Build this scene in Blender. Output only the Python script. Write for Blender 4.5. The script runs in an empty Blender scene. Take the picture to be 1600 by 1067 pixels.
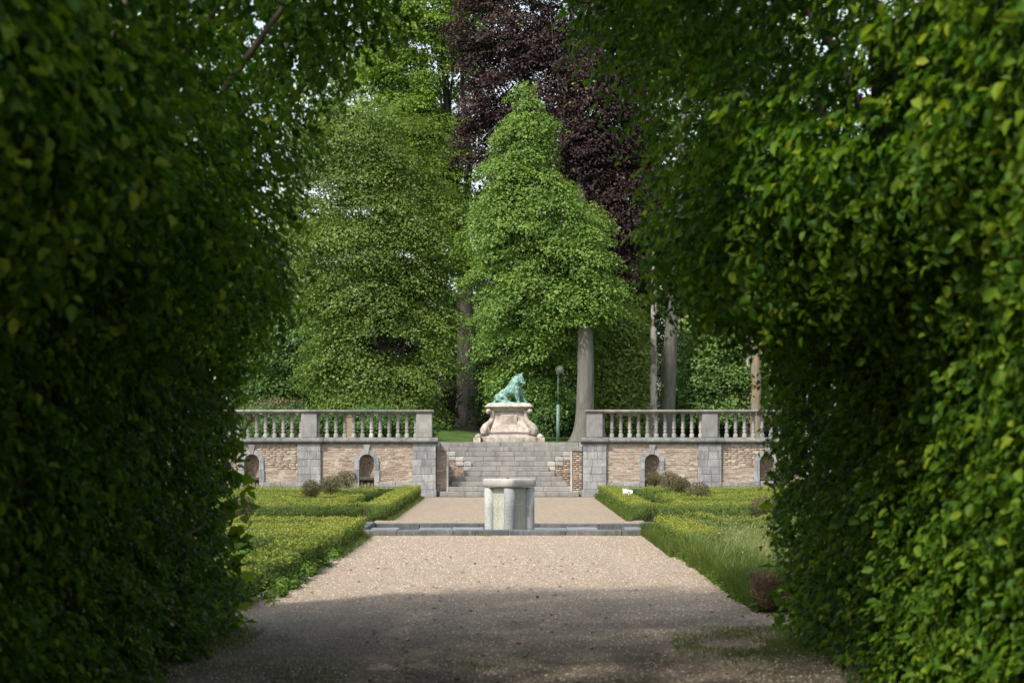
import bpy, bmesh, math, random
import numpy as np
from mathutils import Vector, Matrix
random.seed(7)
rng = np.random.default_rng(7)
R = math.radians
sc = bpy.context.scene
C = sc.collection

# ------------------------------------------------------------------ camera, sky, sun, exposure
EYE, F, VX, VY = 1.75, 3300.0, 796.0, 680.0      # eye height, focal length in photo pixels, vanishing point
cam_d = bpy.data.cameras.new('camera')
cam = bpy.data.objects.new('camera', cam_d); C.objects.link(cam)
cam.location = (0, 0, EYE); cam.rotation_euler = (R(90), 0, 0)
cam_d.sensor_width = 36; cam_d.lens = F / 1600 * 36
cam_d.shift_x = (800 - VX) / 1600; cam_d.shift_y = (VY - 533.5) / 1600
cam_d.clip_start = 0.1; cam_d.clip_end = 3000
cam_d.dof.use_dof = True; cam_d.dof.focus_distance = 52; cam_d.dof.aperture_fstop = 3.6
sc.camera = cam

SUN_EL, SUN_AZ = R(50), R(218)                    # azimuth measured clockwise from +Y
world = bpy.data.worlds.new('World'); sc.world = world; world.use_nodes = True
wn = world.node_tree; bg = wn.nodes['Background']
sky = wn.nodes.new('ShaderNodeTexSky'); sky.sky_type = 'NISHITA'; sky.sun_disc = False
sky.sun_elevation = SUN_EL; sky.sun_rotation = SUN_AZ; sky.air_density = 1.2; sky.dust_density = 2.5
hs = wn.nodes.new('ShaderNodeHueSaturation'); hs.inputs['Saturation'].default_value = .55   # thin high haze
wn.links.new(sky.outputs[0], hs.inputs['Color']); wn.links.new(hs.outputs[0], bg.inputs[0]); bg.inputs[1].default_value = 0.15
sd = bpy.data.lights.new('sun', 'SUN'); sd.energy = 3.0; sd.angle = R(3.0); sd.color = (1, 0.955, 0.87)
sun = bpy.data.objects.new('sun', sd); C.objects.link(sun)
to_sun = Vector((math.sin(SUN_AZ) * math.cos(SUN_EL), math.cos(SUN_AZ) * math.cos(SUN_EL), math.sin(SUN_EL)))
sun.rotation_euler = to_sun.to_track_quat('Z', 'Y').to_euler(); sun.location = (-20, -20, 40)
sc.view_settings.view_transform = 'Standard'; sc.view_settings.look = 'None'
sc.view_settings.gamma = 1; sc.view_settings.use_curve_mapping = False
sc.view_settings.exposure = 0.8

def PX(px, Y): return (px - VX) / F * Y
def PZ(py, Y): return EYE - (py - VY) / F * Y

# ------------------------------------------------------------------ helpers
def tag(o, label=None, cat=None, group=None, kind=None):
    if label: o['label'] = label
    if cat: o['category'] = cat
    if group: o['group'] = group
    if kind: o['kind'] = kind
    return o

def empty(name, loc=(0, 0, 0), rz=0):
    o = bpy.data.objects.new(name, None); C.objects.link(o); o.empty_display_size = 0.2
    o.location = loc; o.rotation_euler = (0, 0, rz); return o

def link(name, me, mat=None, parent=None, loc=(0, 0, 0), rot=(0, 0, 0), scale=None):
    o = bpy.data.objects.new(name, me); C.objects.link(o)
    if mat is not None:
        if not isinstance(mat, (list, tuple)): mat = [mat]
        if len(me.materials) == 0:
            for m in mat: me.materials.append(m)
    o.location = loc; o.rotation_euler = rot
    if scale: o.scale = scale
    if parent: o.parent = parent
    return o

def np_mesh(name, V, faces, tint=None, mat_idx=None, smooth=False):
    """V (n,3); faces: list of int arrays (m,k)"""
    me = bpy.data.meshes.new(name)
    V = np.ascontiguousarray(V, dtype=np.float32)
    loops = np.concatenate([f.ravel() for f in faces]).astype(np.int32)
    tot = np.concatenate([np.full(len(f), f.shape[1]) for f in faces]).astype(np.int32)
    start = np.concatenate([[0], np.cumsum(tot)[:-1]]).astype(np.int32)
    me.vertices.add(len(V)); me.vertices.foreach_set('co', V.ravel())
    me.loops.add(len(loops)); me.loops.foreach_set('vertex_index', loops)
    me.polygons.add(len(tot)); me.polygons.foreach_set('loop_start', start); me.polygons.foreach_set('loop_total', tot)
    if mat_idx is not None: me.polygons.foreach_set('material_index', np.asarray(mat_idx, dtype=np.int32))
    if smooth: me.polygons.foreach_set('use_smooth', np.ones(len(tot), dtype=bool))
    if tint is not None:
        a = me.attributes.new('tint', 'FLOAT', 'POINT'); a.data.foreach_set('value', np.asarray(tint, dtype=np.float32))
    me.update(calc_edges=True)
    return me

class Buf:
    """joins several numpy pieces (each (V, [faces], tint or None, material index)) into one mesh"""
    def __init__(s): s.V = []; s.F = {}; s.T = []; s.n = 0; s.seq = []
    def add(s, V, faces, tint=0.5, mi=0):
        V = np.asarray(V, dtype=float)
        for f in faces: s.seq.append((np.asarray(f) + s.n, mi))
        s.V.append(V); s.T.append(np.broadcast_to(np.asarray(tint, dtype=float), (len(V),))); s.n += len(V)
    def mesh(s, name, smooth=False):
        return np_mesh(name, np.vstack(s.V), [f for f, _ in s.seq], np.concatenate(s.T),
                       np.concatenate([np.full(len(f), m) for f, m in s.seq]), smooth)
    def obj(s, name, mats, parent=None, smooth=False, **k):
        return link(name, s.mesh(name, smooth), mats, parent, **k)

def vnoise(P, scale=1.0, seed=0):
    P = np.asarray(P, dtype=float) * scale + seed * 17.13
    i = np.floor(P).astype(np.int64); f = P - i; f = f * f * (3 - 2 * f)
    def h(x, y, z):
        n = (x * 374761393 + y * 668265263 + z * 2147483647 + 1274126177) & 0xffffffff
        n = ((n ^ (n >> 13)) * 1274126177) & 0xffffffff
        n = n ^ (n >> 16)
        return (n & 0xffff) / 65535.0
    r = 0
    for dx in (0, 1):
        for dy in (0, 1):
            for dz in (0, 1):
                w = (f[:, 0] if dx else 1 - f[:, 0]) * (f[:, 1] if dy else 1 - f[:, 1]) * (f[:, 2] if dz else 1 - f[:, 2])
                r = r + w * h(i[:, 0] + dx, i[:, 1] + dy, i[:, 2] + dz)
    return r

def unit(a): return a / np.maximum(np.linalg.norm(a, axis=1, keepdims=True), 1e-9)

def leaves(P, N, T, L, W, tint, kind='rhomb', fold=0.25):
    """leaf quads: position, normal, tip direction, length, width"""
    n = len(P); N = unit(N); T = unit(T - N * (T * N).sum(1, keepdims=True)); S = np.cross(N, T)
    L = np.broadcast_to(L, (n,))[:, None]; W = np.broadcast_to(W, (n,))[:, None]
    if kind == 'rhomb':
        V = np.stack([P, P + T * L * .5 + S * W * .5 + N * W * fold, P + T * L, P + T * L * .5 - S * W * .5 + N * W * fold], 1)
        q = np.arange(n)[:, None] * 4 + np.array([[0, 1, 2]]); q2 = np.arange(n)[:, None] * 4 + np.array([[0, 2, 3]])
        return V.reshape(-1, 3), [np.vstack([q, q2])], np.repeat(tint, 4)
    # six-vertex leaf: two quads folded along the midrib
    up = N * W * fold
    V = np.stack([P, P + T * L * .28 + S * W * .48 + up, P + T * L * .68 + S * W * .42 + up * .8, P + T * L - N * L * .08,
                  P + T * L * .68 - S * W * .42 + up * .8, P + T * L * .28 - S * W * .48 + up], 1)
    a = np.arange(n)[:, None] * 6
    return V.reshape(-1, 3), [np.vstack([a + np.array([[0, 1, 2, 3]]), a + np.array([[0, 3, 4, 5]])])], np.repeat(tint, 6)

def tube(path, rad, sides=7, lump=0.0, seed=0):
    path = np.asarray(path, dtype=float); n = len(path); rad = np.broadcast_to(rad, (n,))
    d = unit(np.gradient(path, axis=0))
    ref = np.array([0, 0, 1.0]) if abs(d[0][2]) < .9 else np.array([1.0, 0, 0])
    A = unit(np.cross(d, ref)); B = np.cross(d, A)
    th = np.linspace(0, 2 * np.pi, sides, endpoint=False)
    rr = rad[:, None] * np.ones((1, sides))
    if lump: 
        Q = np.stack([np.broadcast_to(np.cos(th) * 2, (n, sides)), np.broadcast_to(np.sin(th) * 2, (n, sides)),
                      np.broadcast_to((np.arange(n) * .4)[:, None], (n, sides))], -1).reshape(-1, 3)
        rr = rr * (1 + lump * (vnoise(Q, 1.3, seed).reshape(n, sides) - .5) * 2)
    V = path[:, None] + rr[..., None] * (np.cos(th)[None, :, None] * A[:, None] + np.sin(th)[None, :, None] * B[:, None])
    V = V.reshape(-1, 3)
    F_ = []
    for i in range(n - 1):
        a = i * sides + np.arange(sides); b = i * sides + (np.arange(sides) + 1) % sides
        F_.append(np.stack([a, b, b + sides, a + sides], 1))
    F_ = [np.vstack(F_)]
    F_.append(np.arange(sides)[None, ::-1].copy()); F_.append((np.arange(sides) + (n - 1) * sides)[None, :])
    return V, F_

def bm_box(bm, x0, x1, y0, y1, z0, z1):
    v = [bm.verts.new(p) for p in ((x0, y0, z0), (x1, y0, z0), (x1, y1, z0), (x0, y1, z0), (x0, y0, z1), (x1, y0, z1), (x1, y1, z1), (x0, y1, z1))]
    for f in ((3, 2, 1, 0), (4, 5, 6, 7), (0, 1, 5, 4), (1, 2, 6, 5), (2, 3, 7, 6), (3, 0, 4, 7)): bm.faces.new([v[i] for i in f])
    return v

def bm_obj(name, bm, mat, parent=None, smooth=False, **k):
    me = bpy.data.meshes.new(name); bmesh.ops.recalc_face_normals(bm, faces=bm.faces); bm.to_mesh(me); bm.free()
    if smooth:
        for p in me.polygons: p.use_smooth = True
    return link(name, me, mat, parent, **k)

_blk = {}
def block_mesh(w, d, h, bev=0.006, mat=None, key='s', seg=1):
    """a worn block, origin at centre, shared between alike pieces"""
    k = (round(w, 3), round(d, 3), round(h, 3), bev, key)
    if k not in _blk:
        bm = bmesh.new(); bm_box(bm, -w / 2, w / 2, -d / 2, d / 2, -h / 2, h / 2)
        if bev: bmesh.ops.bevel(bm, geom=bm.edges[:], offset=bev, segments=seg, affect='EDGES')
        me = bpy.data.meshes.new('block'); bm.to_mesh(me); bm.free()
        if mat: me.materials.append(mat)
        _blk[k] = me
    return _blk[k]

def block(name, x0, x1, y0, y1, z0, z1, mat, parent, bev=0.006, tilt=0.0, key='s'):
    me = block_mesh(x1 - x0, y1 - y0, z1 - z0, bev, mat, key + mat.name)
    return link(name, me, None, parent, loc=((x0 + x1) / 2, (y0 + y1) / 2, (z0 + z1) / 2),
                rot=(random.uniform(-tilt, tilt), random.uniform(-tilt, tilt), random.uniform(-tilt, tilt)))

def prism(name, pts, y0, y1, mat, parent=None, bev=0):
    """outline in x,z extruded along y"""
    bm = bmesh.new()
    a = [bm.verts.new((x, y0, z)) for x, z in pts]; b = [bm.verts.new((x, y1, z)) for x, z in pts]
    n = len(pts); bm.faces.new(a); bm.faces.new(b[::-1])
    for i in range(n): bm.faces.new((a[i], b[i], b[(i + 1) % n], a[(i + 1) % n]))
    if bev: bmesh.ops.bevel(bm, geom=bm.edges[:], offset=bev, segments=1, affect='EDGES')
    return bm_obj(name, bm, mat, parent)

def extrude_x(name, prof, x0, x1, mat, parent=None):
    """profile in y,z extruded along x"""
    bm = bmesh.new()
    a = [bm.verts.new((x0, y, z)) for y, z in prof]; b = [bm.verts.new((x1, y, z)) for y, z in prof]
    n = len(prof); bm.faces.new(a); bm.faces.new(b[::-1])
    for i in range(n): bm.faces.new((a[i], b[i], b[(i + 1) % n], a[(i + 1) % n]))
    return bm_obj(name, bm, mat, parent)

# ------------------------------------------------------------------ materials
def new_mat(name):
    m = bpy.data.materials.new(name); m.use_nodes = True
    nt = m.node_tree; nt.nodes.clear()
    return m, nt, nt.nodes.new, nt.links.new

def ramp(nt, fac, stops):
    r = nt.nodes.new('ShaderNodeValToRGB'); e = r.color_ramp.elements
    while len(e) < len(stops): e.new(0.5)
    for i, (p, c) in enumerate(stops): e[i].position = p; e[i].color = (*c, 1)
    nt.links.new(fac, r.inputs[0]); return r.outputs[0]

def noise(nt, vec, scale, detail=3, rough=.6, out=0):
    n = nt.nodes.new('ShaderNodeTexNoise'); n.inputs['Scale'].default_value = scale
    n.inputs['Detail'].default_value = detail; n.inputs['Roughness'].default_value = rough
    if vec is not None: nt.links.new(vec, n.inputs['Vector'])
    return n.outputs[out]

def mixc(nt, fac, a, b, mode='MIX'):
    m = nt.nodes.new('ShaderNodeMix'); m.data_type = 'RGBA'; m.blend_type = mode
    for s, v in ((m.inputs[0], fac), (m.inputs[6], a), (m.inputs[7], b)):
        if isinstance(v, (int, float)): s.default_value = v
        elif isinstance(v, tuple): s.default_value = (*v, 1)
        else: nt.links.new(v, s)
    return m.outputs[2]

def mapr(nt, v, a, b, c=0, d=1):
    m = nt.nodes.new('ShaderNodeMapRange'); nt.links.new(v, m.inputs[0])
    for i, k in enumerate((a, b, c, d)): m.inputs[i + 1].default_value = k
    return m.outputs[0]

def math_(nt, op, a, b=None):
    m = nt.nodes.new('ShaderNodeMath'); m.operation = op
    for s, v in zip(m.inputs, (a, b)):
        if v is None: continue
        if isinstance(v, (int, float)): s.default_value = v
        else: nt.links.new(v, s)
    return m.outputs[0]

def world_pos(nt): return nt.nodes.new('ShaderNodeNewGeometry').outputs['Position']
def scaled(nt, vec, s):
    m = nt.nodes.new('ShaderNodeVectorMath'); m.operation = 'MULTIPLY'; nt.links.new(vec, m.inputs[0]); m.inputs[1].default_value = s
    return m.outputs[0]

def finish(nt, col, rough=.8, bump=None, bstr=.3, bdist=.01, spec=.3):
    p = nt.nodes.new('ShaderNodeBsdfPrincipled'); o = nt.nodes.new('ShaderNodeOutputMaterial')
    if isinstance(col, tuple): p.inputs['Base Color'].default_value = (*col, 1)
    else: nt.links.new(col, p.inputs['Base Color'])
    p.inputs['Roughness'].default_value = rough; p.inputs['Specular IOR Level'].default_value = spec
    if bump is not None:
        b = nt.nodes.new('ShaderNodeBump'); b.inputs['Strength'].default_value = bstr; b.inputs['Distance'].default_value = bdist
        nt.links.new(bump, b.inputs['Height']); nt.links.new(b.outputs[0], p.inputs['Normal'])
    nt.links.new(p.outputs[0], o.inputs[0]); return p

def leaf_mat(name, stops, transl=.4, rough=.5, spec=.35, tcol=(1.15, 1.2, .6)):
    m, nt, N, L = new_mat(name)
    a = N('ShaderNodeAttribute'); a.attribute_name = 'tint'
    col = ramp(nt, a.outputs['Fac'], stops)
    p = N('ShaderNodeBsdfPrincipled'); L(col, p.inputs['Base Color']); p.inputs['Roughness'].default_value = rough
    p.inputs['Specular IOR Level'].default_value = spec
    t = N('ShaderNodeBsdfTranslucent'); L(mixc(nt, 1.0, col, tcol, 'MULTIPLY'), t.inputs[0])
    mx = N('ShaderNodeMixShader'); mx.inputs[0].default_value = transl
    L(p.outputs[0], mx.inputs[1]); L(t.outputs[0], mx.inputs[2])
    o = N('ShaderNodeOutputMaterial'); L(mx.outputs[0], o.inputs[0]); return m

def stone_mat(name, base, dark, light=None, scale=1.0, streak=.5, rough=.85, lichen=None, grain=1.0, vary=1.0):
    m, nt, N, L = new_mat(name); pos = world_pos(nt)
    n1 = noise(nt, pos, 3.1 * scale, 5, .65); n2 = noise(nt, pos, 45 * scale, 4, .7)
    st = noise(nt, scaled(nt, pos, (9, 9, 1.1)), 1.0, 4, .65)
    inf = N('ShaderNodeObjectInfo').outputs['Random']
    c = mixc(nt, mapr(nt, n1, .35, .68), dark, base)
    c = mixc(nt, mapr(nt, st, .52, .72, 0, streak), c, tuple(x * .45 for x in dark))
    if light: c = mixc(nt, mapr(nt, noise(nt, scaled(nt, pos, (14, 14, 2.2)), 1.3, 4, .6), .6, .74, 0, .8), c, light)
    if lichen: c = mixc(nt, mapr(nt, noise(nt, pos, 7, 5, .7), .55, .68, 0, .8), c, lichen)
    c = mixc(nt, 1.0, c, ramp(nt, n2, [(.3, (.66 , .66, .66)), (.7, (1.18, 1.18, 1.18))]), 'MULTIPLY')
    c = mixc(nt, vary, c, ramp(nt, inf, [(0, (.78, .79, .8)), (.5, (1, 1, 1)), (1, (1.2, 1.18, 1.14))]), 'MULTIPLY')
    finish(nt, c, rough, n2, .5 * grain, .012); return m

M = {}
M['bluestone'] = stone_mat('bluestone', (.34, .335, .33), (.20, .2, .2), (.58, .57, .54), streak=.65)
M['post_stone'] = stone_mat('post_stone', (.34, .325, .30), (.21, .20, .19), (.45, .43, .40), streak=.6)
M['coping'] = stone_mat('coping', (.30, .28, .25), (.15, .145, .135), lichen=(.34, .17, .07), streak=.3)
M['cornice'] = stone_mat('cornice_stone', (.24, .235, .22), (.11, .11, .105), (.36, .35, .33), streak=.5)
M['step_stone'] = stone_mat('step_stone', (.30, .285, .26), (.20, .19, .178), streak=.5, vary=.4)
M['quoin'] = stone_mat('quoin_stone', (.50, .48, .44), (.33, .31, .29), (.64, .61, .56), streak=.3)
M['marble'] = stone_mat('pink_marble', (.54, .465, .41), (.29, .225, .185), (.74, .70, .65), scale=2.2, streak=.65, rough=.65)
M['fountain'] = stone_mat('fountain_stone', (.34, .345, .335), (.27, .275, .265), (.42, .43, .42), streak=.4, scale=.7)
M['fountain_face'] = stone_mat('fountain_face_stone', (.36, .36, .30), (.26, .265, .22), streak=.3, scale=.7)
M['fountain_cap'] = stone_mat('fountain_cap_stone', (.52, .49, .44), (.38, .35, .31), (.48, .46, .43), streak=.3)
M['kerb'] = stone_mat('kerb_stone', (.15, .15, .15), (.075, .077, .08), (.24, .24, .23), streak=.5)
M['slab'] = stone_mat('pale_slab', (.26, .265, .27), (.17, .175, .18), streak=.3)

def brick_mat():
    m, nt, N, L = new_mat('brick'); pos = world_pos(nt)
    inf = N('ShaderNodeObjectInfo').outputs['Random']; at = N('ShaderNodeAttribute'); at.attribute_name = 'tint'
    r = math_(nt, 'FRACT', math_(nt, 'ADD', inf, math_(nt, 'MULTIPLY', at.outputs['Fac'], 7.31)))
    c = ramp(nt, r, [(0, (.25, .165, .115)), (.2, (.32, .23, .165)), (.42, (.37, .285, .215)), (.62, (.25, .18, .14)), (.8, (.44, .36, .285)), (1, (.235, .195, .165))])
    c = mixc(nt, mapr(nt, noise(nt, pos, 9, 5, .7), .52, .64, 0, .65), c, (.50, .445, .37))
    c = mixc(nt, mapr(nt, noise(nt, pos, 2.3, 4, .6), .55, .75, 0, .55), c, (.17, .13, .1))
    n2 = noise(nt, pos, 60, 3, .6)
    c = mixc(nt, 1.0, c, ramp(nt, n2, [(.3, (.7, .7, .7)), (.7, (1.15, 1.15, 1.15))]), 'MULTIPLY')
    finish(nt, c, .9, n2, .6, .01); return m
M['brick'] = brick_mat()
def simple(name, a, b, scale=6, rough=.9, bs=.4, det=5):
    m, nt, N, L = new_mat(name); pos = world_pos(nt); n = noise(nt, pos, scale, det, .65)
    finish(nt, mixc(nt, mapr(nt, n, .35, .65), a, b), rough, n, bs, .02); return m
M['mortar'] = simple('mortar', (.44, .39, .32), (.24, .20, .16), 9)
M['moss'] = simple('mossy_stone', (.03, .04, .02), (.09, .09, .05), 14)
M['wood'] = simple('old_wood', (.10, .08, .06), (.2, .17, .13), 20)
M['dark_core'] = simple('solid_dark_core', (.012, .016, .007), (.03, .035, .015), 9, 1.0)  # near-black fill, as dark as the shade among inner twigs
M['box_core'] = simple('box_twigs', (.035, .06, .012), (.07, .10, .02), 14, 1.0)
M['metal_green'] = simple('lamp_green_paint', (.11, .17, .15), (.17, .24, .21), 8, .5)

def bark_mat(name, a, b, patch=None, patch_lo=.58):
    m, nt, N, L = new_mat(name); pos = world_pos(nt)
    n = noise(nt, scaled(nt, pos, (10, 10, 1.6)), 1.0, 6, .7); n2 = noise(nt, scaled(nt, pos, (4.5, 4.5, 2.2)), 1.0, 5, .7)
    c = mixc(nt, mapr(nt, n, .33, .66), a, b)
    if patch: c = mixc(nt, mapr(nt, n2, patch_lo - .06, patch_lo + .06, 0, .9), c, patch)
    finish(nt, c, .9, n, .8, .05); return m
M['bark_grey'] = bark_mat('grey_bark', (.085, .078, .068), (.16, .15, .13), (.12, .12, .08))
M['bark_dark'] = bark_mat('dark_bark', (.035, .03, .026), (.085, .075, .062))
M['bark_flaky'] = bark_mat('flaky_bark', (.06, .05, .04), (.16, .14, .11), (.34, .32, .28), .5)
M['bark_orange'] = bark_mat('orange_lichen_bark', (.14, .12, .09), (.22, .19, .15), (.27, .185, .085), .52)
M['bark_twig'] = bark_mat('twig_bark', (.06, .045, .03), (.14, .11, .08))

def gravel_mat():
    m, nt, N, L = new_mat('gravel'); pos = world_pos(nt)
    v = N('ShaderNodeTexVoronoi'); v.inputs['Scale'].default_value = 46; L(pos, v.inputs['Vector'])
    sep = N('ShaderNodeSeparateColor'); L(v.outputs['Color'], sep.inputs[0])
    c = ramp(nt, sep.outputs[0], [(0, (.16, .12, .08)), (.3, (.34, .27, .185)), (.55, (.45, .37, .275)), (.8, (.58, .49, .385)), (1, (.32, .28, .24))])
    c = mixc(nt, mapr(nt, v.outputs['Distance'], .35, .8, 0, .7), c, (.16, .11, .075))
    big = noise(nt, scaled(nt, pos, (1, .45, 1)), .55, 5, .6); mid = noise(nt, scaled(nt, pos, (1, .5, 1)), 4, 4, .6)
    c = mixc(nt, mapr(nt, mid, .45, .7, 0, .5), c, (.26, .20, .15))
    c = mixc(nt, mapr(nt, big, .46, .68, 0, .42), c, (.27, .23, .185))
    trk = noise(nt, scaled(nt, pos, (2.6, .16, 1)), 1.0, 4, .6)
    c = mixc(nt, mapr(nt, trk, .5, .66, 0, .3), c, (.24, .20, .16))
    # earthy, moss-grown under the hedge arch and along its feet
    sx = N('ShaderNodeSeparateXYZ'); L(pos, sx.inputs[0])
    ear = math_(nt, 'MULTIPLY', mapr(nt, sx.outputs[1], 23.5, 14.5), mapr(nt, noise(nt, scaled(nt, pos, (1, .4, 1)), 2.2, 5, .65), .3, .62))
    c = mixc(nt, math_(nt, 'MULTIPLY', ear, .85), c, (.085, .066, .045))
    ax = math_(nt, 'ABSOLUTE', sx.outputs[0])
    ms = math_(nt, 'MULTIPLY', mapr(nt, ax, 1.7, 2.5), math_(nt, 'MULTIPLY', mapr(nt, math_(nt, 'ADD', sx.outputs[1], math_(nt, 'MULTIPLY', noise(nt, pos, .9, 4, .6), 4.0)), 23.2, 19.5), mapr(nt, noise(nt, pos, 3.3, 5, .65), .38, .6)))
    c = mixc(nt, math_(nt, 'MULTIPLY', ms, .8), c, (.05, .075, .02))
    hgt = math_(nt, 'SUBTRACT', 1.0, v.outputs['Distance'])
    finish(nt, c, .9, hgt, 1.0, .02, .2); return m
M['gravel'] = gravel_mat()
M['pebble'] = None
def pebble_mat():
    m, nt, N, L = new_mat('pebble'); a = N('ShaderNodeAttribute'); a.attribute_name = 'tint'
    finish(nt, ramp(nt, a.outputs['Fac'], [(0, (.2, .13, .085)), (.3, (.42, .3, .21)), (.6, (.58, .45, .34)), (.85, (.7, .58, .47)), (1, (.33, .3, .27))]), .85); return m
M['pebble'] = pebble_mat()
M['soil'] = simple('soil', (.05, .042, .025), (.07, .085, .03), 2.2, .95)
def lawn_mat():
    m, nt, N, L = new_mat('lawn'); pos = world_pos(nt)
    n = noise(nt, pos, 1.2, 5, .7); n2 = noise(nt, pos, 35, 3, .7)
    c = mixc(nt, mapr(nt, n, .35, .65), (.035, .075, .012), (.085, .14, .02))
    c = mixc(nt, 1.0, c, ramp(nt, n2, [(.3, (.6, .6, .6)), (.7, (1.25, 1.25, 1.2))]), 'MULTIPLY')
    finish(nt, c, .9, n2, 1.0, .04); return m
M['lawn'] = lawn_mat()
def bronze_mat():
    m, nt, N, L = new_mat('verdigris_bronze'); pos = world_pos(nt)
    n = noise(nt, pos, 9, 6, .7); n2 = noise(nt, pos, 40, 3, .6)
    c = ramp(nt, n, [(.36, (.02, .03, .025)), (.45, (.08, .16, .13)), (.55, (.18, .32, .265)), (.72, (.30, .43, .37))])
    p = finish(nt, c, .6, n2, .6, .01, .5); return m
M['bronze'] = bronze_mat()
def glass_globe():
    m, nt, N, L = new_mat('milky_globe'); p = finish(nt, (.5, .46, .38), .12, None, spec=.6)
    p.inputs['Transmission Weight'].default_value = .7; return m
M['globe'] = glass_globe()
M['white'] = simple('white_panel', (.75, .76, .77), (.82, .82, .82), 3, .4, .02)
M['ink'] = simple('grey_ink', (.16, .17, .17), (.2, .2, .2), 3, .6, .02)

M['l_hornbeam'] = leaf_mat('hornbeam_leaf', [(0, (.02, .058, .008)), (.35, (.06, .14, .013)), (.7, (.155, .245, .018)), (1, (.33, .38, .04))], .5, .55, .2)
M['l_lime'] = leaf_mat('lime_leaf', [(0, (.055, .11, .018)), (.5, (.14, .215, .04)), (1, (.26, .33, .085))], .48)
M['l_maple'] = leaf_mat('maple_leaf', [(0, (.055, .12, .022)), (.5, (.15, .25, .045)), (1, (.26, .36, .075))], .45)
M['l_beech'] = leaf_mat('beech_leaf', [(0, (.05, .105, .012)), (.5, (.145, .25, .026)), (1, (.27, .38, .05))], .52)
M['l_copper'] = leaf_mat('copper_leaf', [(0, (.018, .011, .011)), (.55, (.042, .025, .024)), (.93, (.085, .05, .047)), (.97, (.1, .15, .03)), (1, (.13, .19, .03))], .2, .6, .2, (1.2, .75, .6))
M['l_dark'] = leaf_mat('wood_leaf', [(0, (.025, .052, .012)), (.5, (.055, .10, .02)), (1, (.11, .155, .035))], .35)
M['l_mid'] = leaf_mat('shrub_leaf', [(0, (.045, .09, .022)), (.5, (.09, .17, .04)), (1, (.16, .25, .06))], .4)
M['l_olive'] = leaf_mat('olive_leaf', [(0, (.06, .05, .025)), (.5, (.13, .115, .05)), (1, (.24, .21, .09))], .3)
M['l_box'] = leaf_mat('box_leaf', [(0, (.06, .10, .02)), (.35, (.155, .195, .035)), (.7, (.27, .285, .05)), (1, (.36, .35, .065))], .3, .6, .2)
M['l_weed'] = leaf_mat('weed_leaf', [(0, (.05, .10, .02)), (.5, (.11, .19, .03)), (1, (.2, .3, .05))], .4)
M['l_grass'] = leaf_mat('grass_blade', [(0, (.05, .10, .015)), (.5, (.14, .18, .035)), (.85, (.24, .26, .08)), (1, (.40, .38, .24))], .4)
M['l_dead'] = leaf_mat('dead_twig', [(0, (.09, .055, .03)), (.5, (.22, .14, .075)), (1, (.36, .25, .14))], .15)

# ------------------------------------------------------------------ ground
def sheet(name, x0, x1, y0, y1, z, mat, nx=1, ny=1, fz=None):
    xs = np.linspace(x0, x1, nx + 1); ys = np.linspace(y0, y1, ny + 1)
    X, Y = np.meshgrid(xs, ys); Z = np.full_like(X, z) if fz is None else fz(X, Y)
    V = np.stack([X, Y, Z], -1).reshape(-1, 3)
    i = (np.arange(ny)[:, None] * (nx + 1) + np.arange(nx)[None, :]).ravel()
    me = np_mesh(name, V, [np.stack([i, i + 1, i + nx + 2, i + nx + 1], 1)], smooth=True)
    return tag(link(name, me, mat), kind='structure')
BX, BY0, BY1 = 2.93, 37.0, 41.85
def holed(name, xs, ys, z, mat):
    b = Buf()
    for i in range(3):
        for j in range(3):
            if (i, j) == (1, 1) or xs[i] == xs[i + 1]: continue
            b.add([(xs[i], ys[j], z), (xs[i + 1], ys[j], z), (xs[i + 1], ys[j + 1], z), (xs[i], ys[j + 1], z)], [np.array([[0, 1, 2, 3]])])
    return tag(b.obj(name, [mat]), kind='structure')
holed('ground', [-900, -BX, BX, 900], [-60, BY0, BY1, 1500], -.02, M['soil'])
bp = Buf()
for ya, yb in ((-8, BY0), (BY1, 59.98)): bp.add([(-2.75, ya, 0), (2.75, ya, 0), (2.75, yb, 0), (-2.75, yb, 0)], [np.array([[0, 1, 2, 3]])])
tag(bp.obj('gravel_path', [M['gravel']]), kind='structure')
TERR = 1.54
def lawn_z(X, Y):
    t = np.clip((Y - 71) / 13, 0, 1); t = t * t * (3 - 2 * t)
    side = np.clip((3 - X) / 6, .35, 1)
    return TERR + .62 * t * side + np.clip((Y - 90) / 60, 0, 1) * .4 + .03 * np.sin(X * 1.3) * t
YS = np.concatenate([np.linspace(63.95, 100, 60), np.linspace(104, 700, 20)])
XS = np.concatenate([np.linspace(-400, -31, 12), np.linspace(-30, 30, 60), np.linspace(31, 400, 12)])
Xg, Yg = np.meshgrid(XS, YS); Vg = np.stack([Xg, Yg, lawn_z(Xg, Yg)], -1).reshape(-1, 3)
nx_ = len(XS); ig = (np.arange(len(YS) - 1)[:, None] * nx_ + np.arange(nx_ - 1)[None, :]).ravel()
tag(link('lawn', np_mesh('lawn', Vg, [np.stack([ig, ig + 1, ig + nx_ + 1, ig + nx_], 1)], smooth=True), M['lawn']), kind='structure')
sheet('terrace_lawn_left', -30, -2.78, 60.32, 63.95, TERR, M['lawn'])
sheet('terrace_lawn_right', 2.78, 30, 60.32, 63.95, TERR, M['lawn'])

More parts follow.
